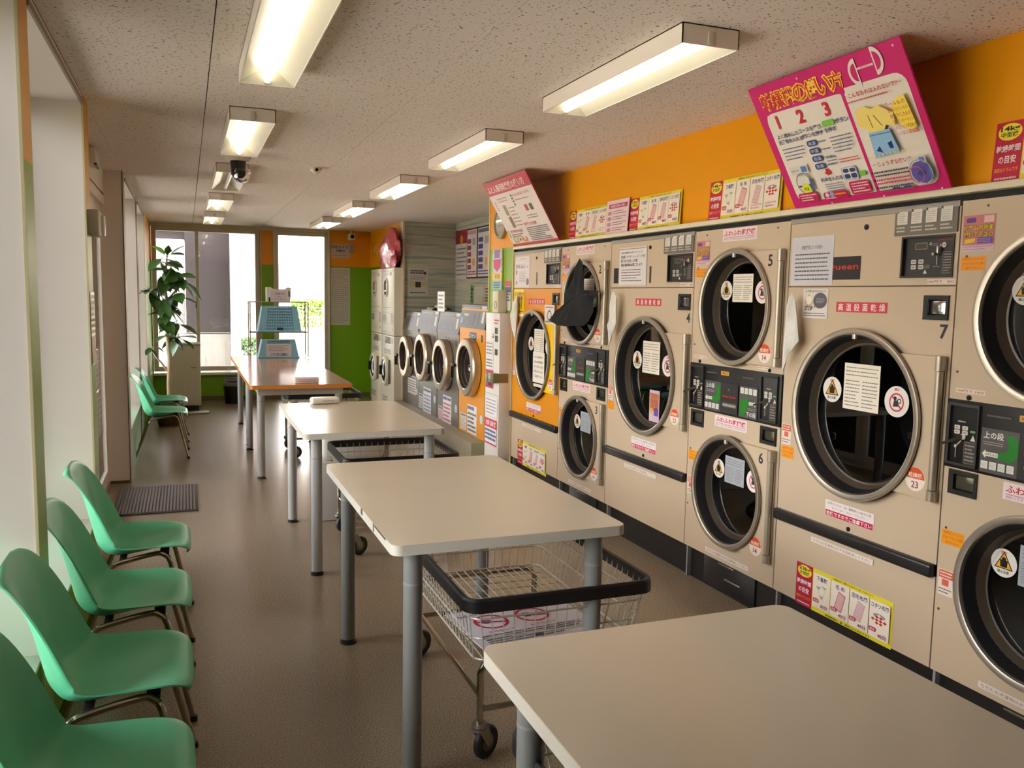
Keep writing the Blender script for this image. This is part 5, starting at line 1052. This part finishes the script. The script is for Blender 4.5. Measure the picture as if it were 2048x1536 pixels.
# sheet and rag standing on the washers
def st(p, w, h): p.lines(w * .12, h * .1, w * .88, h * .9, 4, (96, 92, 96), .55, 3)
o = sheet('paper_sign', 'white paper sign standing on top of the third grey washer', 'sign', 2.715, 9.43, 1.428, .28, .225, st, (236, 230, 224), th=.004)
m = MB(); rg = random.Random(3); n = 9
for i in range(n):
    for j in range(n): m.v.append((-.13 + .26 * i / (n - 1) + rg.uniform(-.01, .01), -.16 + .32 * j / (n - 1) + rg.uniform(-.01, .01), .015 + .07 * (math.sin(i * 1.2) * math.cos(j * .9)) ** 2 * (1 - ((i - 4) / 5) ** 2)))
for i in range(n - 1):
    for j in range(n - 1): m.f.append((i * n + j, (i + 1) * n + j, (i + 1) * n + j + 1, i * n + j + 1)); m.m.append(0)
o = part('cloth_rag', m, mat('cream_rag', (222, 208, 180), .9), angle=70); o.location = (2.85, 9.86, 1.415); tag(o, 'crumpled cream cloth on top of the second grey washer', 'cloth')
# white cloths hanging on the dryers and the black garment
def hang(name, label, cat, pts, x, th, col, folds=3, amp=.012, g=None):
    """hanging cloth: outline (y, z) given a soft folded thickness"""
    cy = sum(p[0] for p in pts) / len(pts); cz = sum(p[1] for p in pts) / len(pts); zt = max(p[1] for p in pts); rings = []
    P = []
    for a, b in zip(pts, pts[1:] + pts[:1]):
        for k in range(3): f = k / 3; P.append((a[0] + (b[0] - a[0]) * f, a[1] + (b[1] - a[1]) * f))
    n = len(P); m = MB(); levels = ((1.0, 0), (.82, .75), (.5, 1), (0, 1.0))
    for s in (-1, 1):
        base = len(m.v)
        for f, d in levels[:-1]:
            for y, z in P:
                yy = cy + (y - cy) * f; zz = cz + (z - cz) * f
                m.v.append((x + s * th * d + amp * d * math.sin((yy - cy) * folds * 38 + zz * 3), yy, zz))
        m.v.append((x + s * th, cy, cz)); c = len(m.v) - 1
        for l in range(len(levels) - 2):
            for i in range(n): j = (i + 1) % n; q = (base + l * n + i, base + l * n + j, base + (l + 1) * n + j, base + (l + 1) * n + i); m.f.append(q if s < 0 else q[::-1]); m.m.append(0)
        l = len(levels) - 2
        for i in range(n): j = (i + 1) % n; m.f.append((base + l * n + i, base + l * n + j, c)); m.m.append(0)
    o = part(name, m, col, angle=80); return tag(o, label, cat, g)
TW = mat('white_towel', (226, 220, 210), .95, bump=(60, .4))
hang('hand_towel', 'white towel nearest the camera, hanging above the big door of dryer 7', 'towel', [(3.215, 1.654), (3.189, 1.616), (3.149, 1.43), (3.21, 1.373), (3.257, 1.274), (3.255, 1.401), (3.245, 1.592)], 2.630, .011, TW)
hang('hand_towel', 'white towel hanging just right of the black garment', 'towel', [(4.975, 1.662), (4.937, 1.621), (4.926, 1.445), (4.979, 1.374), (5.02, 1.30), (5.042, 1.42), (4.993, 1.58)], 2.630, .011, TW)
hang('hand_towel', 'white towel hanging at the left edge of the orange dryer', 'towel', [(6.78, 1.64), (6.769, 1.503), (6.806, 1.242), (6.93, 1.399), (6.86, 1.555)], 2.655, .014, TW)
for y, z in ((3.205, 1.66), (4.965, 1.668), (6.78, 1.645)):
    pass
hang('black_garment', 'black garment hanging over the upper door of dryer 2', 'clothing', [(5.441, 1.888), (5.395, 1.86), (5.37, 1.76), (5.36, 1.665), (5.25, 1.66), (5.12, 1.66), (5.165, 1.625), (5.20, 1.60), (5.205, 1.513), (5.27, 1.45), (5.345, 1.415), (5.534, 1.408), (5.66, 1.40), (5.80, 1.402), (5.958, 1.435), (5.86, 1.49), (5.677, 1.54), (5.683, 1.647), (5.60, 1.69), (5.535, 1.76), (5.472, 1.86)], 2.60, .022, mat('black_cloth', (17, 16, 17), .9, bump=(20, .5)), 2, .01)
part('hanging_loop', MB().tube([(2.634, 5.44, 1.888), (2.63, 5.45, 1.9)], .004, 6), BLACK, bpy.data.objects['black_garment']) if False else None
# ================================================================ plant, cabinet, rack, baskets, bin, cameras, papers
POTM = mat('woven_brown_pot', (84, 58, 40), .7, bump=(60, .6)); TRUNK = mat('rubber_plant_trunk', (178, 154, 122), .7, noise=(14, .2), bump=(30, .4))
LEAF = mat('rubber_plant_leaf', (58, 92, 40), .28, spec=.6, noise=(2.5, .25)); LEAF_L = mat('young_leaf', (106, 142, 54), .35)
t = thing('rubber_plant', 'tall rubber plant with large glossy leaves in a woven brown pot', 'plant', (-.20, 10.85, 0))
part('pot', MB().lathe([(.0005, .0), (.135, 0), (.165, .12), (.16, .27), (.15, .275), (.145, .25), (.0005, .245)], (0, 0, 0), 'z', 28), POTM, t)
part('trunk', MB().tube([(.0, 0, .24), (-.005, .0, .5), (.01, 0, .8), (-.015, .0, 1.1), (.0, 0, 1.4), (-.03, 0, 1.7), (.0, .0, 1.95), (.01, 0, 2.08)], .03, 10, taper=[1, .95, .9, .8, .62, .5, .35, .2]), TRUNK, t)
part('branch', MB().tube([(0, 0, .62), (-.09, 0, .76), (-.16, -.02, .84), (-.18, -.02, .95)], .014, 8, taper=[1, .8, .6, .4]), TRUNK, t)
part('branch', MB().tube([(-.02, 0, 1.35), (-.12, 0, 1.45), (-.2, 0, 1.56)], .01, 8), TRUNK, t)
part('branch', MB().tube([(0, 0, 1.5), (.1, 0, 1.62), (.18, 0, 1.74)], .01, 8), TRUNK, t)
part('branch', MB().tube([(0, 0, .98), (.07, 0, 1.04), (.13, 0, 1.06)], .008, 8), TRUNK, t)
def leaf_mesh():
    m = MB(); N = 8; Wd = [.02, .5, .82, .98, 1, .9, .66, .32, .0]; vs = []
    for i in range(N + 1):
        f = i / N; x = f; dr = -.16 * f * f
        for s, kz in ((-1, .05), (0, -.02), (1, .05)): vs.append((x, s * .235 * Wd[i], dr + kz * Wd[i]))
    fs = [(i * 3 + j, i * 3 + j + 1, i * 3 + j + 4, i * 3 + j + 3) for i in range(N) for j in (0, 1)]
    m.add(vs, fs); m.tube([(-.18, 0, .03), (0, 0, 0)], .014, 5); return m
LM = leaf_mesh().mesh('leaf', LEAF, 60); LM2 = leaf_mesh().mesh('leaf', LEAF_L, 60)
rg = random.Random(11)
cl = [((.01, 2.05), 6, .19), ((-.04, 1.95), 6, .25), ((.05, 1.86), 6, .26), ((-.03, 1.76), 5, .27), ((.09, 1.78), 6, .28), ((-.2, 1.6), 7, .25), ((-.06, 1.5), 5, .28), ((.17, 1.72), 6, .27), ((.10, 1.55), 4, .3), ((.02, 1.36), 4, .26), ((-.06, 1.28), 3, .27), ((.10, 1.22), 3, .22), ((-.01, 1.08), 5, .27), ((.12, 1.06), 4, .24), ((-.18, .95), 3, .14)]
for (dx, dz), n, L_ in cl:
    a0 = rg.uniform(0, 6.28)
    for k in range(n):
        a = a0 + k * 2 * PI / n + rg.uniform(-.35, .35); l = L_ * rg.uniform(.82, 1.12); pt = rg.uniform(-1.05, .15) if dz < 2.0 else rg.uniform(.1, 1.1)
        o = part('leaf', LM2 if (dz > 2.0 and k < 2) else LM, None, t); o.scale = (l, l, l)
        o.rotation_euler = (rg.uniform(-.5, .5), -pt, a); o.location = (dx + .03 * math.cos(a), .03 * math.sin(a) * 1.5, dz + rg.uniform(-.03, .03))
        if -.20 + o.location.x + l * math.cos(a) < -.44: o.rotation_euler = (o.rotation_euler.x, -pt, a + PI * .7)
# white cabinet behind the plant
t = thing('slatted_cabinet', 'white waist-high ribbed cabinet behind the rubber plant', 'cabinet', (-.03, 12.05, 0))
CABM = mat('cabinet_ivory', (222, 212, 192), .45)
part('cabinet_body', MB().rbox(-.205, 0, .075, .20, .42, .89, .012), CABM, t)
m = MB()
for k in range(9): m.box(-.19 + k * .0425, -.004, .10, -.19 + k * .0425 + .036, 0, .86)
part('ribbed_front', m, CABM, t, kind='stuff'); part('cabinet_top', MB().rbox(-.21, -.008, .885, .205, .425, .905, .008), mat('cabinet_top_grey', (170, 158, 140), .5), t)
part('cabinet_plinth', MB().box(-.17, .03, 0, .17, .4, .075), FOOT, t); part('cabinet_handle', MB().rbox(.075, -.016, .585, .14, -.004, .594, .003), mat('handle_brown', (130, 104, 72), .4, metal=.4), t)
o = part('drip_tray', MB().rbox(-.02, 0, 0, .40, .2, .02, .006), mat('tray_grey', (176, 168, 154), .4)); o.location = (-.14, 11.74, 0); tag(o, 'flat pale tray on the floor before the ribbed cabinet', 'tray')
# waste bin
t = thing('waste_bin', 'small black waste bin under the far window sill', 'bin', (.62, 12.78, 0))
part('bin_body', MB().lathe([(.0005, 0), (.115, 0), (.14, .30), (.13, .30), (.11, .02), (.0005, .02)], (0, 0, 0), 'z', 24), mat('bin_black', (20, 19, 22), .35), t); part('bin_bag_edge', MB().lathe([(.139, .26), (.148, .29), (.146, .315), (.128, .315)], (0, 0, 0), 'z', 24), mat('bag_grey', (120, 116, 116), .3), t)
sheet('paper_notice', 'grey printed notice on the wall above the waste bin', 'notice', .515, 13.165, .28, .22, .12, lambda p, w, h: p.lines(.01, .01, w - .01, h - .01, 4, (90, 84, 80), .5, 3), (176, 166, 156), rz=0)
# basket rack on the far brown table
RK = mat('grey_rack_tube', (150, 136, 118), .35, metal=.5)
t = thing('basket_rack', 'grey tube rack for baskets standing on the farther brown table', 'rack', (1.055, 10.55, .83)) 
z1 = .665
for sx in (-.345, .33):
    for y in (-.06, .22):
        part('rack_post', MB().tube([(sx * (1 if y > 0 else 1.0), y, 0), (sx, y, z1)], .007, 8), RK, t)
part('rack_top', MB().tube([(-.345, -.06, z1), (.33, -.06, z1), (.33, .22, z1), (-.345, .22, z1)], .006, 6, closed=True), RK, t)
part('rack_shelf', MB().tube([(-.345, -.06, .30), (.33, -.06, .30), (.33, .22, .30), (-.345, .22, .30)], .006, 6, closed=True).tube([(-.345, .05, .30), (.33, .05, .30)], .004, 6).tube([(-.345, .14, .30), (.33, .14, .30)], .004, 6), RK, t)
BB = mat('light_blue_plastic', (126, 174, 192), .45)
def basket(label, x, y, z, w0, w1, h, tilt, sign=None):
    """upside-down stacked basket seen from its perforated long side: narrow base up"""
    t = thing('laundry_basket', label, 'basket', (x, y, z), 0, 'light blue baskets on the rack'); t.rotation_euler = (tilt, 0, 0)
    holes = []; nx, nz = 11, 8
    for i in range(nx):
        for j in range(nz):
            f = (j + .8) / (nz + .8); ww = w0 + (w1 - w0) * f; cx = (i - (nx - 1) / 2) * ww * .062; cz = h * (.12 + .76 * j / (nz - 1))
            if sign and .08 * h < cz < .72 * h: continue
            s = .0085; holes.append([(cx - s, cz - s), (cx + s, cz - s), (cx + s, cz + s), (cx - s, cz + s)])
    a, b = w0 / 2, w1 / 2
    part('basket_side', MB().plate([(-a, 0), (a, 0), (b, h * .93), (b - .02, h), (-b + .02, h), (-b, h * .93)], holes, 0, .004), BB, t)
    m = MB(); d0, d1 = .30, .24
    m.quad((-a, 0, 0), (-a, d0, 0), (-b, d1, h), (-b, 0, h)); m.quad((a, 0, 0), (a, d0, 0), (b, d1, h), (b, 0, h)); m.quad((-a, d0, 0), (a, d0, 0), (b, d1, h), (-b, d1, h)); m.quad((-b + .02, 0, h), (b - .02, 0, h), (b, d1, h), (-b, d1, h))
    part('basket_shell', m, BB, t, angle=0); part('basket_rim', MB().tube([(-a, -.004, .004), (a, -.004, .004), (a, d0, .004), (-a, d0, .004)], .010, 8, closed=True), BB, t)
    if sign:
        p = PR(-.003); p.rect(-.145, .07 * h, .145, .76 * h, (196, 186, 182)).lines(-.12, .34 * h, .12, .68 * h, 4, (130, 122, 122), .5, 3).text('ご使用は無料', 0, .17 * h, .035, (60, 74, 110), w=.2, bold=.02); p.part('basket_sign', t, 'paper sign on the basket')
    else:
        p = PR(-.003); p.rect(-.035, .06 * h, .035, .16 * h, (54, 54, 60)); p.part('basket_tag', t)
    return t
basket('light blue perforated basket, upper of the two on the rack', 1.045, 10.40, 1.145, .50, .40, .305, -.05)
basket('light blue basket with a paper sign, lower of the two on the rack', 1.03, 10.40, .835, .47, .38, .22, -.05, True)
# cat-shaped paper sign / tissue pack on top of the rack
t = thing('cardboard_sign', 'white cardboard box sign standing on top of the basket rack', 'sign', (1.055, 10.55, 1.50))
part('sign_board', MB().plate([(-.15, 0), (.13, 0), (.14, .17), (.10, .175), (.07, .15), (-.07, .15), (-.10, .175), (-.15, .17)], [], 0, .10), mat('card_white', (216, 206, 198), .6), t)
p = PR(-.001); p.rect(-.10, .012, .085, .13, (206, 192, 188)).text('ご自由です', 0, .095, .026, (70, 62, 64), w=.13, bold=.01).text('お使い', 0, .062, .016, (90, 82, 84), w=.05).text('ください', 0, .034, .016, (90, 82, 84), w=.1).rect(.105, .06, .125, .13, (110, 96, 96)).rect(-.125, .0, -.105, .05, (40, 36, 36)); p.part('sign_print', t)
# small things on the tables
t = thing('paper_box', 'low pink-white paper box on the near edge of the brown table', 'box', (.97, 7.42, .831)); part('box_body', MB().rbox(-.10, 0, 0, .10, .075, .05, .004), mat('box_pale', (222, 200, 188), .5), t); p = PR(-.0005); p.lines(-.08, .012, .07, .04, 2, (190, 150, 140), .4, 3); p.part('box_print', t)
t = thing('wipes_pack', 'soft white pack of wipes at the far edge of the third white table', 'packet', (.91, 5.98, .831)); t.rotation_euler = (0, 0, .05)
part('pack_body', MB().rbox(-.10, 0, 0, .10, .10, .045, .018, 4), mat('pack_white', (234, 226, 214), .35), t); p = PR(-.0005); p.lines(-.02, .018, .06, .03, 1, (150, 140, 134), .4, 3); p.part('pack_print', t)
# white plastic tub below the third table
t = thing('plastic_tub', 'pale grey plastic storage box on the floor under the third white table', 'box', (1.02, 6.03, 0)); part('tub_body', MB().rbox(-.155, -.10, 0, .30, .30, .43, .012), mat('tub_grey', (196, 190, 186), .45), t); part('tub_bag', MB().rbox(-.16, -.11, .43, .305, .31, .62, .05, 3), mat('translucent_white', (226, 222, 216), .4, noise=(8, .12)), t)
# ceiling camera dome, bullet cameras
t = thing('dome_camera', 'black dome camera with a white ceiling collar in front of the unlit lamp', 'camera', (.362, 6.30, H))
part('camera_collar', MB().lathe([(.0005, 0), (.092, 0), (.088, -.035), (.066, -.056), (.0005, -.056)], (0, 0, 0), 'z', 32), mat('collar_cream', (214, 204, 178), .4), t)
part('camera_body', MB().lathe([(.055, -.05), (.052, -.085), (.047, -.13), (.05, -.145), (.03, -.17), (.0005, -.175)], (0, 0, 0), 'z', 28), mat('dome_black', (24, 20, 20), .25), t)
part('camera_dome', MB().lathe([(.062, -.105), (.064, -.13), (.055, -.165), (.035, -.188), (.0005, -.197)], (.022, 0, -.005), 'z', 28), glass_mat('dome_glass', (.8, .8, .8)), t)
def bullet(label, x, y, z, ang, s=1.0):
    t = thing('bullet_camera', label, 'camera', (x, y, z), ang)
    part('camera_mount', MB().cyl((0, .05, 0), (0, .05, -.05 * s), .011, n=10).cyl((0, .05, 0), (0, .05, -.008), .03, n=16), METAL_W, t); part('camera_housing', MB().rbox(-.04 * s, -.04, -.13 * s, .04 * s, .10, -.05 * s, .012), mat('cam_white', (226, 216, 196), .4), t)
    part('camera_lens', MB().cyl((0, -.041, -.09 * s), (0, -.055, -.09 * s), .026 * s, n=18), mat('lens_black', (22, 18, 18), .15), t)
bullet('white security camera hanging before the orange far wall', 2.369, 12.95, H, 0, 1.15)
t = thing('sensor_knob', 'small white round sensor on the ceiling between the lamp rows', 'sensor', (.96, 6.75, H)); part('sensor_base', MB().cyl((0, 0, 0), (0, 0, -.02), .045, n=20), METAL_W, t); part('sensor_head', MB().lathe([(.0005, -.05), (.028, -.045), (.034, -.015), (.0005, .0)], (0, -.01, -.02), 'y', 20).cyl((0, -.055, -.022), (0, -.063, -.022), .016, n=14), mat('sensor_white', (226, 214, 200), .4), t)
part('sensor_eye', MB().cyl((-.004, -.063, -.022), (-.004, -.066, -.022), .012, n=12), mat('lens_black', (22, 18, 18), .15), t)
t = thing('door_sensor', 'small white sensor box on the header above the entrance door', 'sensor', (-.60, 6.50, 2.50)); part('sensor_body', MB().rbox(0, -.16, -.05, .06, .16, .045, .01), mat('sensor_cream', (214, 202, 184), .4), t); part('sensor_window', MB().rbox(.045, -.12, -.062, .065, .12, -.045, .004), mat('sensor_dark', (70, 58, 46), .3), t)
t = thing('wall_phone_box', 'grey-white box fixed on the pillar beside the entrance door', 'box', (XL, 4.93, 1.90)); part('phone_body', MB().rbox(-.002, -.10, -.015, .055, .11, .115, .008), mat('box_grey', (180, 168, 146), .45), t); part('phone_cover', MB().rbox(.05, .06, -.01, .07, .115, .10, .008), mat('cover_white', (226, 220, 210), .2), t)
sheet('poster', 'grey and white poster on the green pillar face beside the door', 'poster', XL + .003, 4.84, 1.215, .20, .38, lambda p, w, h: (p.lines(.01, .16, w - .01, h - .01, 7, (120, 108, 104), .6, 3), p.rect(.01, .01, w - .01, .15, (206, 198, 194))), (176, 164, 158), rz=PI / 2)
for nm, z, s in (('poster', .855, 5), ('poster', .50, 6)):
    sheet(nm, 'sheet taped on the glass door, ' + ('upper' if s == 5 else 'lower') + ' of the two', 'poster', -.632, 6.75, z, .5, .3 if s == 5 else .34, lambda p, w, h: p.lines(.03, .03, w - .03, h - .03, 6, (150, 136, 128), .55, s), (196, 184, 174), rz=PI / 2)
# notices on the far wall
def camn(p, w, h): p.text('防犯カメラ', w * .46, h * .78, h * .22, (60, 50, 52), w=w * .84, bold=.02).text('作動中', w * .5, h * .5, h * .22, (60, 50, 52), w=w * .46, bold=.02).lines(w * .1, h * .12, w * .8, h * .26, 1, (150, 130, 124), .5, 3)
sheet('notice', 'grey notice reading security camera in operation on the orange wall', 'notice', 2.09, 13.166, 2.155, .29, .21, camn, (196, 176, 164), rz=0)
o = part('small_card', MB().rbox(0, 0, 0, .07, .004, .13, .001), mat('card_grey', (150, 142, 146), .4)); o.location = (2.365, 13.155, 2.235); tag(o, 'small grey card hanging right of the camera notice', 'card')
sheet('paper_notice', 'long plain sheet of fine print on the green far wall', 'notice', 2.08, 13.166, 1.125, .30, .88, lambda p, w, h: p.lines(.02, .03, w - .02, h - .03, 26, (150, 140, 128), .35, 3), (196, 186, 174), rz=0)
sheet('switch_plate', 'pale switch plate on the orange wall by the corner', 'switch', 2.688, 12.90, 2.20, .20, .13, lambda p, w, h: p.rect(w * .3, h * .2, w * .7, h * .8, (222, 196, 150)), (214, 176, 110), th=.006)
# ================================================================ outside
ASPH = mat('asphalt', (120, 116, 112), .9, noise=(40, .2)); PAVE = mat('pale_paving', (214, 208, 198), .8, noise=(6, .08)); SOIL = mat('dry_soil', (172, 142, 96), .95, noise=(5, .2))
def outp(name, mb, m, label=None, cat=None):
    o = part(name, mb, m)
    if label: tag(o, label, cat)
    else: o['kind'] = 'structure'
    return o
outp('ground_paving', MB().box(-3.2, -14, -.3, -.9, 13.5, -.06).box(-3.2, 13.5, -.3, 14, 27, -.06), PAVE)
outp('ground_road', MB().box(-30, -30, -.3, -3.2, 60, -.12), ASPH)
m = MB()
for k in range(12): m.box(-6.6, -20 + k * 6, -.12, -6.45, -17 + k * 6, -.115)
m.box(-3.6, -30, -.12, -3.45, 60, -.115).box(-9.7, -30, -.12, -9.55, 60, -.115); outp('road_marking', m, mat('road_white', (220, 218, 210), .8))
outp('ground_kerb', MB().rbox(-3.3, -20, -.3, -3.1, 30, -.02, .02), mat('kerb_concrete', (170, 166, 158), .8))
outp('ground_soil', MB().box(-3.2, 27, -.3, 30, 60, -.04), SOIL)
outp('ground_verge', MB().box(-60, -40, -.3, -30, 70, -.1), mat('verge_green', (92, 116, 60), .9, noise=(1.5, .3)))
# hedge: clipped foliage on bare stems
HL = mat('hedge_leaf', (96, 134, 44), .6, noise=(3, .3))
def leafball(n, bx, seed, sz):
    rg = random.Random(seed); m = MB()
    for _ in range(n):
        c = Vector((rg.uniform(bx[0], bx[3]), rg.uniform(bx[1], bx[4]), rg.uniform(bx[2], bx[5]) if rg.random() < .6 else bx[5] - abs(rg.gauss(0, .12))))
        a = Vector((rg.gauss(0, 1), rg.gauss(0, 1), rg.gauss(0, 1))).normalized(); b = a.orthogonal().normalized(); s = sz * rg.uniform(.6, 1.3)
        m.add([c - a * s, c + b * s * .5, c + a * s, c - b * s * .5], [(0, 1, 2, 3)])
    return m
for i, x0 in enumerate((4.4, 6.3, 8.2)):
    t = thing('hedge', ('clipped green hedge seen through the narrow far window, left part', 'clipped green hedge seen through the narrow far window, middle part', 'clipped green hedge beyond the narrow far window, right part')[i], 'hedge', (x0 + .95, 42, -.04))
    part('foliage', leafball(2200, (-.93, -.45, .5, .93, .45, 1.33), 3 + i, .085), HL, t, kind='stuff', angle=0)
    rg = random.Random(i)
    for k in range(5): part('stem', MB().tube([(-.8 + .4 * k, 0, 0), (-.8 + .4 * k + rg.uniform(-.05, .05), 0, .5), (-.8 + .4 * k + rg.uniform(-.15, .15), 0, .9)], .035, 6), mat('hedge_stem', (96, 78, 52), .9), t)
    part('low_foliage', leafball(380, (-.9, -.45, .0, .9, .4, .42), 13 + i, .08), HL, t, kind='stuff', angle=0)
t = thing('rail_fence', 'low dark rail fence in front of the hedge', 'fence', (6.3, 40.5, -.04))
for z in (.55, .95): part('rail', MB().tube([(-3.5, 0, z), (4.5, 0, z)], .03, 6), mat('fence_dark', (70, 60, 50), .6), t)
for k in range(6): part('post', MB().tube([(-3.3 + 1.5 * k, 0, 0), (-3.3 + 1.5 * k, 0, 1.05)], .035, 6), mat('fence_dark', (70, 60, 50), .6), t)
# white building far behind
t = thing('white_building', 'sunlit white building wall behind the hedge', 'building', (7, 48, -.1))
part('facade', MB().box(-7.5, 0, 0, 9, 6, 9), mat('white_render', (244, 240, 236), .8), t); part('facade_joint', MB().box(-7.5, -.01, 5.15, 9, 0, 5.2), mat('joint_grey', (176, 172, 168), .8), t)
# grey neighbour close to the far window
t = thing('neighbour_building', 'grey-purple shuttered building close outside the large far window', 'building', (.2, 15.0, -.1))
part('shutter_wall', MB().box(-.20, 0, 1.02, .50, .4, 4), mat('shutter_purple', (52, 44, 48), .6, noise=(60, .05)), t); part('upper_wall', MB().box(-4.0, .03, 2.55, -.20, .4, 4.2), mat('shutter_purple', (110, 96, 100), .6), t)
part('sign_panel', MB().rbox(-2.6, .02, 1.06, -.205, .4, 2.55, .01), mat('panel_white', (160, 152, 158), .5), t); part('light_strip', MB().box(-2.6, -.01, 2.68, -.22, .02, 2.76), mat('strip_white', (230, 224, 220), .5), t)
part('base_wall', MB().box(-4, -.02, .0, .56, .4, 1.0), mat('base_pale', (150, 142, 142), .7), t); part('corner_column', MB().box(.50, -.08, 0, .66, .4, 4.2), mat('column_white', (206, 196, 196), .7), t)
part('gas_pipe', MB().tube([(-.1, -.1, .42), (.5, -.1, .44)], .014, 6).tube([(.1, -.1, .42), (.1, -.1, .62)], .01, 6), mat('pipe_grey', (130, 120, 120), .5), t)
t = thing('pink_building', 'pale building with a dark balcony recess beyond the corner column', 'building', (2.35, 30, -.1))
part('facade', MB().box(-.72, 0, 0, .05, 3, 9), mat('facade_pinkgrey', (130, 116, 116), .8), t); part('window_recess', MB().box(-.5, -.02, 1.6, -.2, .1, 4.0), mat('recess_dark', (70, 60, 60), .7), t); part('side_wall', MB().box(.05, .5, 0, 1.1, 3, 9), mat('facade_white2', (190, 180, 180), .8), t); part('balcony_rail', MB().tube([(-.8, -.3, 1.35), (1.0, -.3, 1.35)], .02, 6).tube([(-.8, -.3, .95), (1.0, -.3, .95)], .02, 6), mat('fence_dark', (70, 60, 50), .6), t)
t = thing('planter_shrub', 'leafy shrub with a white pot just outside the far window', 'shrub', (1.03, 15.6, -.06)); part('foliage', leafball(420, (-.2, -.15, .45, .3, .15, .86), 31, .05), mat('shrub_leaf', (84, 112, 66), .6), t, kind='stuff', angle=0); part('pot', MB().lathe([(.0005, 0), (.13, 0), (.17, .42), (.15, .45), (.0005, .42)], (0, 0, 0), 'z', 20), mat('pot_white', (236, 234, 232), .5), t)
# across the road: hedge bank and houses, seen in the dryer glass
t = thing('roadside_bank', 'green bank of bushes across the road', 'bushes', (-13, 12, -.1)); part('foliage', leafball(3000, (-1, -20, 0, 1, 22, 1.3), 41, .28), mat('bank_leaf', (86, 112, 54), .7, noise=(2, .3)), t, kind='stuff', angle=0); part('soil', MB().box(-1.2, -20, 0, 1.2, 22, .1), SOIL, t)
for i, (y, w, h, c) in enumerate(((4, 9, 5.5, (206, 198, 186)), (16, 10, 6.5, (150, 144, 140)), (29, 11, 5.5, (214, 206, 196)))):
    t = thing('roadside_house', ('pale', 'grey', 'cream')[i] + ' house across the road', 'house', (-22, y, -.1)); part('wall', MB().box(-4, -w / 2, 0, 0, w / 2, h), mat('house_%d' % i, c, .8), t); part('roof', MB().add([(-4.4, -w / 2 - .4, h), (.4, -w / 2 - .4, h), (.4, w / 2 + .4, h), (-4.4, w / 2 + .4, h), (-2, -w / 2, h + 2), (-2, w / 2, h + 2)], [(0, 1, 4), (2, 3, 5), (1, 2, 5, 4), (3, 0, 4, 5), (0, 3, 2, 1)]), mat('roof_dark', (84, 76, 74), .7), t)
    for k in range(3):
        wd = part('window', MB().box(0, -w / 2 + 1 + k * 2.8, 1.2, .03, -w / 2 + 2.6 + k * 2.8, 2.5), mat('house_frame', (220, 216, 210), .5), t); part('pane', MB().box(.03, -w / 2 + 1.1 + k * 2.8, 1.3, .04, -w / 2 + 2.5 + k * 2.8, 2.4), mat('house_pane', (70, 78, 86), .15), wd)
